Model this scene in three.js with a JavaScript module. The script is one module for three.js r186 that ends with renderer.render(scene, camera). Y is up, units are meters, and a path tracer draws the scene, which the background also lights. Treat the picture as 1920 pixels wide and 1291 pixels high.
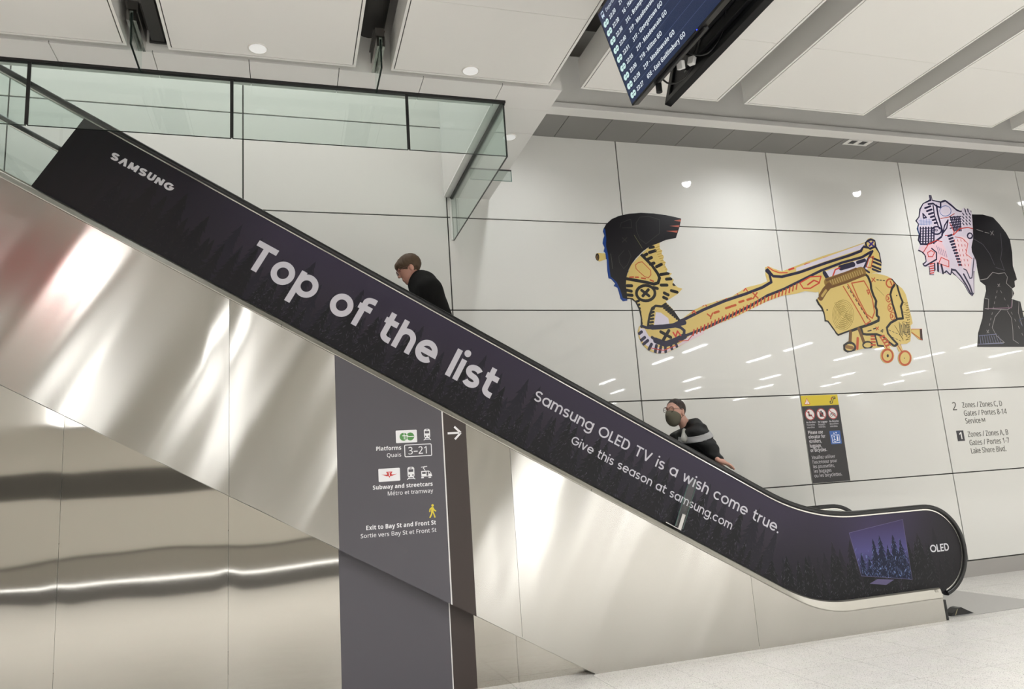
import * as THREE from 'three';
import { mergeGeometries } from 'three/addons/utils/BufferGeometryUtils.js';
import { RoundedBoxGeometry } from 'three/addons/geometries/RoundedBoxGeometry.js';
import { RectAreaLightUniformsLib } from 'three/addons/lights/RectAreaLightUniformsLib.js';
import { FontLoader } from 'three/addons/loaders/FontLoader.js';

// ------------------------------------------------------------------ camera, exposure
const scene = new THREE.Scene();
const camera = new THREE.PerspectiveCamera(2 * Math.atan(645.5 / 1394.4) * 180 / Math.PI, 1920 / 1291, 0.05, 200);
camera.position.set(0, 1.6, 0);
camera.quaternion.setFromRotationMatrix(new THREE.Matrix4().makeBasis(
  new THREE.Vector3(0.95679638, -0.06870104, 0.28252584), new THREE.Vector3(0.01150351, 0.97986809, 0.1993143), new THREE.Vector3(-0.29053116, -0.18745316, 0.93832455)));
scene.add(camera);
scene.background = new THREE.Color(0x000000);
const renderer = new THREE.WebGLRenderer({ antialias: true });
renderer.toneMapping = THREE.LinearToneMapping;
renderer.toneMappingExposure = 1.6;
renderer.shadowMap.enabled = true;
RectAreaLightUniformsLib.init();
const STRIP = 33, UPPER = 3.9, BOX = 3, SPOT = 9, DOWN = 12.8;   // radiance of ceiling strips, upper hall panels and lightboxes; candela of wall washers and downlights
const LIGHT = new THREE.Color(0.985, 1.0, 1.01);

// ------------------------------------------------------------------ helpers
let seed = 7;
const rnd = () => { seed = (seed * 1664525 + 1013904223) >>> 0; return seed / 4294967296; };
const reseed = (s) => { seed = s; };
const used = {};
const numbered = (n) => { const k = used[n] = (used[n] ?? -1) + 1; return k ? `${n}_${String(k).padStart(3, '0')}` : n; };
function thing(name, label, category, group, pos = [0, 0, 0]) {
  const o = new THREE.Group(); o.name = numbered(name); o.position.set(...pos); scene.add(o);
  o.userData = { label, category }; if (group) o.userData.group = group;
  return o;
}
function struct(name, label, category) {
  const o = new THREE.Group(); o.name = name; scene.add(o); o.userData = { label, category, kind: 'structure' }; return o;
}
function part(name, geo, mat, parent, label) {
  const m = new THREE.Mesh(geo, mat); m.name = name; parent.add(m); if (label) m.userData.label = label; return m;
}
const V = (x, y, z) => new THREE.Vector3(x, y, z);
const std = (c, r = 0.6, o = {}) => new THREE.MeshStandardMaterial({ color: c, roughness: r, ...o });
const phys = (c, r = 0.3, o = {}) => new THREE.MeshPhysicalMaterial({ color: c, roughness: r, ...o });
// box from corner to corner
function bx(x0, x1, y0, y1, z0, z1) { const g = new THREE.BoxGeometry(x1 - x0, y1 - y0, z1 - z0); g.translate((x0 + x1) / 2, (y0 + y1) / 2, (z0 + z1) / 2); return g; }
function rbx(x0, x1, y0, y1, z0, z1, r = 0.004) { const g = new RoundedBoxGeometry(x1 - x0, y1 - y0, z1 - z0, 2, r); g.translate((x0 + x1) / 2, (y0 + y1) / 2, (z0 + z1) / 2); return g; }
function tube(pts, r, n = 24, m = 8) { return new THREE.TubeGeometry(new THREE.CatmullRomCurve3(pts.map((p) => V(...p))), n, r, m, false); }
function merge(list) { return mergeGeometries(list.map((g) => { const h = g.index ? g.toNonIndexed() : g; for (const k of Object.keys(h.attributes)) if (!['position', 'normal', 'uv'].includes(k)) h.deleteAttribute(k); return h; })); }
function canvasTex(w, h, paint) {
  const c = document.createElement('canvas'); c.width = w; c.height = h; paint(c.getContext('2d'), w, h);
  const t = new THREE.CanvasTexture(c); t.colorSpace = THREE.SRGBColorSpace; t.magFilter = THREE.LinearFilter; return t;
}
function flatUV(g, x0, y0, w, h) { const p = g.attributes.position, uv = new Float32Array(p.count * 2); for (let i = 0; i < p.count; i++) { uv[2 * i] = (p.getX(i) - x0) / w; uv[2 * i + 1] = (p.getY(i) - y0) / h; } g.setAttribute('uv', new THREE.BufferAttribute(uv, 2)); return g; }
function extrude(pts, depth, z = 0) { const s = new THREE.Shape(pts.map((p) => new THREE.Vector2(p[0], p[1]))); const g = new THREE.ExtrudeGeometry(s, { depth, bevelEnabled: false }); g.translate(0, 0, z); return g; }
// sweep a closed profile [(offset along the path's upward normal, z)] along a path in the x-y plane
function sweep(path, prof) {
  const pos = [], idx = [], m = prof.length;
  path.forEach((p, i) => {
    const a = path[Math.max(0, i - 1)], b = path[Math.min(path.length - 1, i + 1)], l = Math.hypot(b[0] - a[0], b[1] - a[1]);
    const nx = -(b[1] - a[1]) / l, ny = (b[0] - a[0]) / l;
    for (const [n, z] of prof) pos.push(p[0] + nx * n, p[1] + ny * n, z);
  });
  for (let i = 0; i + 1 < path.length; i++) for (let j = 0; j < m; j++) { const k = (j + 1) % m, a = i * m + j, b = i * m + k, c = a + m, d = b + m; idx.push(a, c, b, b, c, d); }
  for (const [o, f] of [[0, 1], [(path.length - 1) * m, 0]]) for (let j = 1; j + 1 < m; j++) f ? idx.push(o, o + j, o + j + 1) : idx.push(o, o + j + 1, o + j);
  const g = new THREE.BufferGeometry(); g.setAttribute('position', new THREE.Float32BufferAttribute(pos, 3)); g.setIndex(idx);
  const h = g.toNonIndexed(); h.computeVertexNormals(); h.setAttribute('uv', new THREE.Float32BufferAttribute(new Float32Array(h.attributes.position.count * 2), 2)); return h;
}
// smooth value noise
const hash = (x, y) => { const s = Math.sin(x * 127.1 + y * 311.7) * 43758.5453; return s - Math.floor(s); };
function vnoise(x, y) { const i = Math.floor(x), j = Math.floor(y); let u = x - i, v = y - j; u = u * u * (3 - 2 * u); v = v * v * (3 - 2 * v); return (hash(i, j) * (1 - u) + hash(i + 1, j) * u) * (1 - v) + (hash(i, j + 1) * (1 - u) + hash(i + 1, j + 1) * u) * v - 0.5; }

// ------------------------------------------------------------------ shared measures (metres)
const ZW = -8.21;                        // face of the panelled wall behind the escalator
const ZC = -6.255, ZL = -6.36;           // escalator cladding, recessed lower cladding
const ZG = -6.345, ZF = -7.72;           // near and far balustrade
const T30 = Math.tan(Math.PI / 6), C30 = Math.cos(Math.PI / 6);
const GRID = 2.29, X0 = -0.437;          // wall panel grid
const PITCH = 1.676, PW = 1.391, PX = 0.85, PY = 5.02, PEND = -5.57;   // ceiling boxes
const HALL_X = [-9.6, 28], HALL_Z = 17, REAR = 4.4, REAR_X = 3.2;

// ------------------------------------------------------------------ materials
const M = {
  panel: phys(0xd8d7d2, 0.025, { ior: 1.5 }),
  joint: std(0x3a3936, 0.8),
  white: std(0xdfddd9, 0.55),
  ceil: std(0xe3e1dc, 0.7),
  soffit: std(0x83817e, 0.5),
  black: std(0x0c0c0d, 0.35),
  rubber: std(0x101011, 0.28),
  glass: phys(0xf9fcfb, 0.0, { transmission: 1, thickness: 0, ior: 1.5, side: THREE.DoubleSide }),
  baffle: phys(0xf1f7f5, 0.0, { transmission: 1, thickness: 0, ior: 1.5, side: THREE.DoubleSide }),
  glassEdge: std(0x16211d, 0.25),
  glassEdgeLight: std(0x4f6f66, 0.25),
  chrome: std(0xd8d6d0, 0.18, { metalness: 1 }),
  deck: std(0xaaa79f, 0.33, { metalness: 1 }),
  grey: std(0x9d9a96, 0.4, { metalness: 0.3 }),
  plate: std(0xb8b6b3, 0.42, { metalness: 0.6 }),
};
M.steelA = phys(0xb6b3ad, 0.15, { metalness: 1, anisotropy: 1, anisotropyRotation: Math.PI / 2 });
M.steelB = phys(0xbab6ae, 0.075, { metalness: 1, anisotropy: 1, anisotropyRotation: 0 });
// terrazzo: pale ground with fine chips
const terrazzo = canvasTex(1024, 1024, (c, w, h) => {
  reseed(11); c.fillStyle = '#cfccc6'; c.fillRect(0, 0, w, h);
  for (let i = 0; i < 900; i++) { const v = 202 + rnd() * 14 | 0; c.fillStyle = `rgba(${v},${v - 3},${v - 8},0.25)`; c.beginPath(); c.ellipse(rnd() * w, rnd() * h, 20 + rnd() * 60, 20 + rnd() * 60, 0, 0, 7); c.fill(); }
  for (let i = 0; i < 30000; i++) { const k = rnd(), v = k < 0.22 ? 70 + rnd() * 50 : k < 0.6 ? 165 + rnd() * 25 : 208 + rnd() * 25; c.fillStyle = `rgb(${v | 0},${(v - 4) | 0},${(v - 10) | 0})`; c.beginPath(); c.ellipse(rnd() * w, rnd() * h, 0.6 + rnd() * 2.2, 0.6 + rnd() * 1.6, rnd() * 3, 0, 7); c.fill(); }
});
terrazzo.wrapS = terrazzo.wrapT = THREE.RepeatWrapping;
M.floor = std(0xffffff, 0.34, { map: terrazzo });
function floorUV(g) { const p = g.attributes.position, uv = new Float32Array(p.count * 2); for (let i = 0; i < p.count; i++) { uv[2 * i] = p.getX(i) / 1.36; uv[2 * i + 1] = p.getZ(i) / 1.36; } g.setAttribute('uv', new THREE.BufferAttribute(uv, 2)); return g; }

// ------------------------------------------------------------------ floor
{
  const f = struct('floor', 'pale speckled terrazzo floor of the hall', 'floor');
  const x0 = 1.755 - 0.68, nx = 16, z0 = ZW, nz = 6, x1 = x0 + nx * 0.68, z1 = z0 + nz * 0.68;
  part('screed', bx(x0, x1, -0.2, -0.004, z0, z1), M.joint, f);
  for (const [a, b, c, d] of [[HALL_X[0], x0, z0, HALL_Z], [x0, x1, z1, HALL_Z], [x1, HALL_X[1], z0, HALL_Z]]) part('floor_slab', floorUV(bx(a, b, -0.2, 0, c, d)), M.floor, f);
  for (let i = 0; i < nx; i++) for (let j = 0; j < nz; j++) {
    const a = x0 + i * 0.68, c = z0 + j * 0.68;
    part('floor_tile', floorUV(bx(a + 0.0015, a + 0.6785, -0.004, 0, c + 0.0015, c + 0.6785)), M.floor, f);
  }
}
// ------------------------------------------------------------------ walls
{
  const w = struct('wall_back', 'glossy white glass panel wall with dark joints behind the escalator', 'wall');
  part('backing', bx(HALL_X[0], HALL_X[1], 0, 9.2, ZW - 0.3, ZW - 0.022), M.joint, w);
  const rows = [0.208, 1.366, 2.52, 3.655, 4.79, 5.935, 7.08, 8.24, 9.2];
  for (let k = -4; k < 12; k++) for (let r = 0; r < 8; r++) {
    const a = X0 + k * GRID, b = a + GRID;
    if (r >= 5 && a > 2) continue;
    part('wall_panel', rbx(a + 0.007, b - 0.007, rows[r] + 0.007, rows[r + 1] - 0.007, ZW - 0.022, ZW, 0.003), M.panel, w);
  }
  const bb = struct('baseboard_back', 'plain grey metal skirting at the foot of the panel wall', 'skirting');
  part('skirting', bx(HALL_X[0], HALL_X[1], 0, 0.2, ZW - 0.02, ZW + 0.004), M.grey, bb);
  // the hall outside the frame: side walls, the near rear wall and the far one, which the steel and the glass mirror
  const l = struct('wall_left', 'plain white end wall of the hall', 'wall'); part('face', bx(HALL_X[0] - 0.2, HALL_X[0], 0, 9.2, ZW, HALL_Z), M.white, l);
  const r = struct('wall_right', 'plain white end wall of the far hall', 'wall'); part('face', bx(HALL_X[1], HALL_X[1] + 0.2, 0, 9.2, ZW, HALL_Z), M.white, r);
  const f = struct('wall_front', 'pale wall with dark door openings facing the escalator', 'wall');
  const beige = std(0xcdc9c1, 0.6), dim = std(0x6c6a68, 0.5), dark = std(0x55534f, 0.4), mid = std(0x9b978f, 0.5);
  part('base_band', bx(HALL_X[0], REAR_X, 0, 0.28, REAR, REAR + 0.2), dim, f);
  part('lower_band', bx(HALL_X[0], REAR_X, 0.34, 0.76, REAR, REAR + 0.2), mid, f);
  part('rail_band', bx(HALL_X[0], REAR_X, 0.76, 0.82, REAR, REAR + 0.2), dark, f);
  part('middle_band', bx(HALL_X[0], REAR_X, 0.82, 1.95, REAR, REAR + 0.2), beige, f);
  part('header_band', bx(HALL_X[0], REAR_X, 1.95, 2.5, REAR, REAR + 0.2), dark, f);
  part('upper_band', bx(HALL_X[0], REAR_X, 2.5, 9.2, REAR, REAR + 0.2), beige, f);
  part('strip_recess', bx(HALL_X[0], REAR_X, 0.28, 0.34, REAR + 0.06, REAR + 0.2), dim, f);
  part('return_face', bx(REAR_X - 0.2, REAR_X, 0, 9.2, REAR + 0.2, HALL_Z), M.white, f);
  part('far_face', bx(REAR_X, HALL_X[1], 0, 9.2, HALL_Z, HALL_Z + 0.2), beige, f);
  for (let k = 0; k < 7; k++) part('door_opening', bx(4.6 + k * 3.2, 6.3 + k * 3.2, 0, 2.7, HALL_Z - 0.05, HALL_Z), dark, f);
}
// ------------------------------------------------------------------ ceiling
{
  const c = struct('ceiling', 'long white suspended ceiling boxes with open gaps between them', 'ceiling');
  const deck = struct('ceiling_deck', 'grey structural deck above the suspended ceiling boxes', 'ceiling');
  const concrete = std(0x565350, 0.85);
  part('upper_ceiling', bx(HALL_X[0], 2.385, 9.2, 9.4, ZW - 0.3, -5.67), M.white, deck);
  part('deck_slab', bx(HALL_X[0], HALL_X[1], 7.5, 7.6, -5.67, HALL_Z), concrete, deck);
  part('deck_slab', bx(2.385, HALL_X[1], 7.5, 7.6, ZW, -5.67), concrete, deck);
  for (let k = -6; k <= 15; k++) {
    const a = PX + k * PITCH, b = a + PW, ze = b < REAR_X ? REAR - 0.02 : HALL_Z - 0.05, seen = k >= -3 && k <= 7;
    part('box_body', bx(a, b, PY + 0.009, PY + 0.28, PEND, ze), M.ceil, c);
    part('edge_trim', merge([bx(a, a + 0.02, PY, PY + 0.012, PEND, ze), bx(b - 0.02, b, PY, PY + 0.012, PEND, ze), bx(a + 0.02, b - 0.02, PY, PY + 0.012, PEND, PEND + 0.02)]), M.ceil, c);
    if (seen) part('groove_backing', bx(a + 0.002, b - 0.002, PY + 0.0085, PY + 0.009, PEND + 0.002, ze - 0.01), M.joint, c);
    const cuts = seen ? [PEND + 0.028, -4.63, -3.69, -2.3, 0.1, 2.5, ze] : [PEND + 0.028, ze];
    for (let i = 0; i + 1 < cuts.length; i++) part('ceiling_panel', bx(a + 0.028, b - 0.028, PY, PY + 0.0085, cuts[i] + (i ? 0.0015 : 0), cuts[i + 1] - 0.0015), M.ceil, c);
  }
  // bulkhead behind the box ends, right of the escalator opening
  const bk = struct('trim_1', 'white bulkhead edge with a dark grey tiled soffit over the wall', 'bulkhead');
  part('nosing', rbx(2.385, HALL_X[1], 5.915, 5.985, -7.64, -7.46, 0.006), M.white, bk);
  part('face', bx(2.385, HALL_X[1], 5.985, 6.62, -7.68, -7.5), M.ceil, bk);
  part('soffit_backing', bx(2.385, HALL_X[1], 5.945, 6.6, ZW, -7.68), M.joint, bk);
  for (let x = 3.29 - 0.573 * 2; x < 15; x += 0.573) part('soffit_tile', bx(Math.max(2.39, x + 0.004), x + 0.569, 5.925, 5.945, ZW, -7.645), M.soffit, bk);
  // frame round the escalator opening
  const fr = struct('trim_2', 'white soffit frame around the escalator opening', 'bulkhead');
  part('joint_backing', bx(HALL_X[0], 2.384, 5.0582, 5.06, -6.03, -5.671), M.joint, fr); part('front_beam', bx(HALL_X[0], 2.385, 5.06, 9.2, -6.03, -5.67), M.ceil, fr);
  part('side_beam', bx(1.82, 2.385, 5.058, 9.2, ZW, -6.03), M.panel, fr);
  for (let x = -1.65 - 0.697 * 10; x < 2.3; x += 0.697) part('soffit_panel', bx(x + 0.003, Math.min(2.385, x + 0.694), 5.04, 5.058, x > 1.8 ? -6.03 : -6.03, -5.665), M.white, fr);
  for (const [za, zb] of [[-6.032, -6.5], [-6.504, ZW]]) part('soffit_panel', bx(1.82, 2.385, 5.04, 5.058, zb, za), M.white, fr);
}
// ------------------------------------------------------------------ lamps
const glow = (k) => new THREE.MeshStandardMaterial({ color: 0xffffff, roughness: 0.6, emissive: LIGHT, emissiveIntensity: k });
function areaLight(x, y, z, w, h, L, lookY, lookZ = 0, lookX = 0) { const l = new THREE.RectAreaLight(LIGHT, L, w, h); l.position.set(x, y, z); l.lookAt(x + lookX, y + lookY, z + lookZ); scene.add(l); return l; }
{
  const gStrip = glow(3.0), house = std(0xbdbab5, 0.5);
  const strips = [[-4, 2.2], [-1, 2.6], [-2, -1.2]];
  for (let k = 5; k <= 16; k++) for (const z of [1.4, 3.3, 7.4, 10.2, 14.5]) if ((k + Math.round(z)) % 2) strips.push([k, z]);
  for (const [k, z] of strips) {
    const x = PX + k * PITCH - 0.1425;
    const t = thing('strip_light', 'slim white linear ceiling light set in a gap between ceiling boxes', 'light', 'linear lights in the ceiling gaps', [x, 5.0, z]);
    part('housing', bx(-0.08, 0.08, 0.002, 0.09, -0.62, 0.62), house, t);
    part('diffuser', bx(-0.07, 0.07, -0.012, 0.002, -0.6, 0.6), gStrip, t);
    areaLight(x, 4.982, z, 0.14, 1.2, STRIP, -1);
  }
  // backlit advertising boxes on the wall opposite the escalator
  for (const [x, y0, w, h] of [[-7.2, 3.4, 0.7, 1.3], [-4.1, 3.4, 0.7, 1.3], [-1.1, 2.6, 0.36, 2.1], [1.35, 2.6, 0.42, 2.1]]) {
    const t = thing('lightbox', h > 2 ? 'narrow upright white lightbox on the wall opposite the escalator' : 'squat white lightbox high on the wall opposite the escalator', 'lightbox', 'lightboxes on the opposite wall', [x, y0, REAR]);
    part('frame', bx(-w / 2 - 0.04, w / 2 + 0.04, -0.04, h + 0.04, -0.06, 0), std(0x3a3937, 0.5), t); part('diffuser', bx(-w / 2, w / 2, 0, h, -0.072, -0.06), glow(BOX * 0.6), t);
    areaLight(x, y0 + h / 2, REAR - 0.09, w, h, BOX, 0, -1);
  }
  // free-standing lightboxes out of view in the hall, mirrored in the cladding
  for (const [x, z, w] of [[7.0, 9, 1.0], [9.2, 9.6, 0.34], [10.3, 9.2, 0.3], [11.5, 9.8, 0.36], [13.6, 9.4, 0.5]]) {
    const t = thing('totem_lightbox', 'free-standing white lightbox totem out in the hall', 'lightbox', 'lightbox totems in the hall', [x, 0, z]);
    part('base', bx(-w / 2 - 0.05, w / 2 + 0.05, 0, 0.06, -0.15, 0.15), std(0x3a3937, 0.5), t); part('body', bx(-w / 2 - 0.03, w / 2 + 0.03, 0.06, 2.26, -0.06, 0.06), std(0x3a3937, 0.5), t); part('diffuser', bx(-w / 2, w / 2, 0.12, 2.2, -0.072, -0.06), glow(1.6), t);
    areaLight(x, 1.16, z - 0.09, w, 2.08, 2.6, 0, -1);
  }
  // red hanging sign out of view, mirrored in the upper cladding
  const rs = thing('red_sign', 'plain red sign panel hanging from the ceiling left of the camera', 'sign', null, [-3.05, 4.3, -2.3]); rs.rotation.y = 0.46;
  part('panel', rbx(-0.04, 0.04, 0, 0.62, -1.0, 1.0, 0.01), std(0xd2261c, 0.45), rs); for (const z of [-0.69, 0.69]) part('hanger', bx(-0.008, 0.008, 0.62, 0.74, z - 0.01, z + 0.01), std(0x777777, 0.4), rs);
  // upper hall over the escalator opening
  for (const x of [-6.5, -2.9, 0.2]) {
    const t = thing('ceiling_light_panel', 'square white light panel on the upper level ceiling', 'light', 'light panels of the upper level', [x, 9.17, -7.1]);
    part('panel_frame', bx(-0.8, 0.8, 0, 0.03, -0.8, 0.8), house, t); part('diffuser', bx(-0.75, 0.75, -0.012, 0, -0.75, 0.75), glow(UPPER * 0.7), t);
    areaLight(x, 9.15, -7.1, 1.5, 1.5, UPPER, -1);
  }
  // floor-level strip along the wall opposite
  const s = thing('base_strip_light', 'thin white light line near the foot of the opposite wall', 'light', null, [-3.2, 0.31, REAR + 0.03]);
  part('diffuser', bx(-6.2, 6.2, -0.007, 0.007, 0, 0.02), glow(3), s);
  areaLight(-3.2, 0.31, REAR + 0.02, 12.4, 0.012, 4, 0, -1);
  // recessed downlights
  const disc = glow(0.1), ring = std(0xd8d5cf, 0.5);
  const spots = [[-0.181, PY, -5.44, 'round recessed downlight in the ceiling box left of the pair of glass fins'], [1.497, PY, -5.46, 'round recessed downlight in the ceiling box beside the departure screens'], [2.168, 5.04, -6.6, 'small round downlight in the soffit frame behind the hanging glass']];
  for (let k = -5; k <= 15; k++) for (const z of [-2.0, 1.6, 5.4, 9.2, 13]) { const x = PX + k * PITCH + PW / 2; if (x < REAR_X && z > 3) continue; spots.push([x, PY, z, 'round recessed downlight in a ceiling box of the hall', 'downlights of the hall ceiling']); }
  for (const [x, y, z, label, group] of spots) {
    const t = thing('downlight', label, 'light', group, [x, y, z]);
    const g = new THREE.TorusGeometry(0.068, 0.006, 8, 32); g.rotateX(Math.PI / 2); part('trim_ring', g, ring, t);
    const d = new THREE.CylinderGeometry(0.066, 0.066, 0.004, 32); d.translate(0, -0.002, 0); part('lens', d, disc, t);
    if (!group) continue;      // these three are barely glowing in the photograph
    const l = new THREE.SpotLight(LIGHT, DOWN, 0, 1.15, 0.6, 2); l.position.set(x, y - 0.02, z); l.target.position.set(x, 0, z); l.shadow.radius = 2.5; scene.add(l, l.target);
  }
  for (const [x, power] of [[2.55, 0.5], [5.88, 1], [9.05, 1], [12.65, 1]]) {
    const t = thing('wall_washer', 'small white cylinder lamp washing the panel wall from above the ceiling boxes', 'light', 'wall washing lamps in the ceiling void', [x, 5.98, -6.98]);
    const g = new THREE.CylinderGeometry(0.07, 0.07, 0.16, 24); g.translate(0, 0.085, 0); part('can', g, ring, t);
    const st = new THREE.CylinderGeometry(0.008, 0.008, 1.36, 8); st.translate(0, 0.84, 0); part('stem', st, ring, t);
    const d = new THREE.CylinderGeometry(0.062, 0.062, 0.006, 24); part('lens', d, glow(2.2 * power), t);
    const l = new THREE.SpotLight(LIGHT, SPOT * power, 0, 1.25, 0.9, 2); l.position.set(x, 5.96, -7.0); l.target.position.set(x, 0, -7.9); l.shadow.radius = 3; scene.add(l, l.target);
  }
}
const ART_A_PIECES=[["blue_fringe","#2b4f8f",[3.861,4.722,3.896,4.649,3.889,4.403,3.893,4.112,3.959,4.016,4.01,3.857,4.09,3.809,4.087,3.781,4.026,3.771,3.996,3.805,3.983,3.885,3.969,3.946,3.921,3.971,3.944,4.0,3.896,4.057,3.86,4.068,3.854,4.176,3.86,4.289,3.861,4.383,3.828,4.418,3.846,4.467,3.825,4.524,3.839,4.581,3.862,4.628,3.844,4.683]],
["peg","#d0b76f",[3.753,4.395,3.862,4.39,3.872,4.322,3.759,4.283,3.722,4.302,3.709,4.342,3.723,4.386]],
["arm","#d0b76f",[4.394,3.459,4.544,3.469,4.831,3.549,4.998,3.655,5.162,3.726,5.38,3.786,5.601,3.848,5.835,3.971,6.061,4.022,6.172,4.061,6.158,4.147,6.169,4.254,6.225,4.272,6.29,4.241,6.424,4.201,6.575,4.254,6.849,4.348,7.158,4.445,7.472,4.531,7.892,4.661,7.949,4.715,8.013,4.728,8.069,4.693,8.072,4.6,8.11,4.508,8.115,4.363,8.077,4.218,7.974,4.211,7.861,4.183,7.643,4.158,7.265,4.05,7.068,3.934,6.919,3.915,6.749,3.931,6.6,3.892,6.369,3.861,6.135,3.786,5.902,3.692,5.615,3.572,5.338,3.478,5.063,3.363,4.9,3.294,4.791,3.227,4.661,3.194,4.535,3.184,4.393,3.231]],
["neck","#d0b76f",[4.105,4.083,4.188,4.247,4.333,4.382,4.478,4.501,4.626,4.556,4.619,4.472,4.652,4.448,4.635,4.406,4.666,4.373,4.648,4.323,4.683,4.29,4.665,4.257,4.698,4.191,4.677,4.166,4.754,4.143,4.714,4.109,4.771,4.06,4.749,4.027,4.812,3.962,4.881,3.943,4.801,3.871,4.621,3.772,4.636,3.751,4.714,3.667,4.78,3.562,4.817,3.508,5.157,3.685,5.112,3.348,4.967,3.287,4.836,3.232,4.687,3.162,4.541,3.105,4.42,3.102,4.305,3.143,4.229,3.223,4.196,3.302,4.184,3.38,4.211,3.444,4.239,3.467,4.249,3.554,4.236,3.666,4.195,3.762,4.14,3.802,4.089,3.801,4.083,3.938]],
["black_head","#171519",[3.855,4.713,3.901,4.781,3.985,4.851,4.085,4.896,4.228,4.932,4.405,4.952,4.583,4.951,4.76,4.936,4.902,4.913,4.982,4.895,4.945,4.786,4.871,4.627,4.72,4.595,4.607,4.547,4.478,4.501,4.374,4.432,4.267,4.339,4.188,4.247,4.136,4.165,4.105,4.083,4.088,3.986,4.09,3.889,4.089,3.801,4.037,3.793,4.016,3.833,3.991,3.921,3.964,3.984,3.919,4.035,3.89,4.083,3.883,4.176,3.882,4.289,3.875,4.387,3.868,4.452,3.87,4.517,3.868,4.582,3.853,4.672]],
["gold_head","#d0b76f",[6.905,3.806,6.96,3.854,6.972,3.941,7.021,4.012,7.069,4.026,7.091,4.077,7.646,4.271,7.751,4.224,7.803,4.192,7.996,4.199,8.165,4.165,8.254,4.122,8.316,4.044,8.402,3.98,8.444,3.898,8.453,3.8,8.458,3.702,8.474,3.572,8.477,3.474,8.431,3.442,8.426,3.346,8.383,3.218,8.314,3.183,8.206,3.177,8.225,3.084,8.154,3.069,8.131,3.141,8.053,3.139,8.003,3.174,8.021,3.119,7.933,3.112,7.911,3.141,7.805,3.133,7.54,3.12,7.424,3.096,7.29,3.071,7.232,3.103,7.243,3.183,7.34,3.236,7.372,3.361,7.178,3.304,7.147,3.336,7.127,3.378,7.098,3.417,7.07,3.463,7.04,3.502,6.996,3.507,7.001,3.588,6.991,3.635,6.966,3.697,6.929,3.744]],
["horn","#d0b76f",[8.437,3.397,8.624,3.396,8.602,3.228,8.541,3.24,8.425,3.342]],
["disc","#d0b76f",[8.061,3.016,8.046,2.979,8.019,2.948,7.983,2.925,7.942,2.913,7.902,2.914,7.866,2.927,7.84,2.951,7.826,2.983,7.826,3.02,7.84,3.056,7.867,3.087,7.903,3.111,7.944,3.123,7.985,3.122,8.021,3.109,8.047,3.085,8.061,3.052]],
["disc","#d0b76f",[8.356,2.976,8.34,2.937,8.312,2.904,8.275,2.879,8.233,2.867,8.192,2.867,8.156,2.881,8.13,2.907,8.116,2.941,8.117,2.98,8.132,3.019,8.16,3.052,8.197,3.077,8.238,3.09,8.28,3.09,8.316,3.076,8.343,3.05,8.357,3.015]]];
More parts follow.
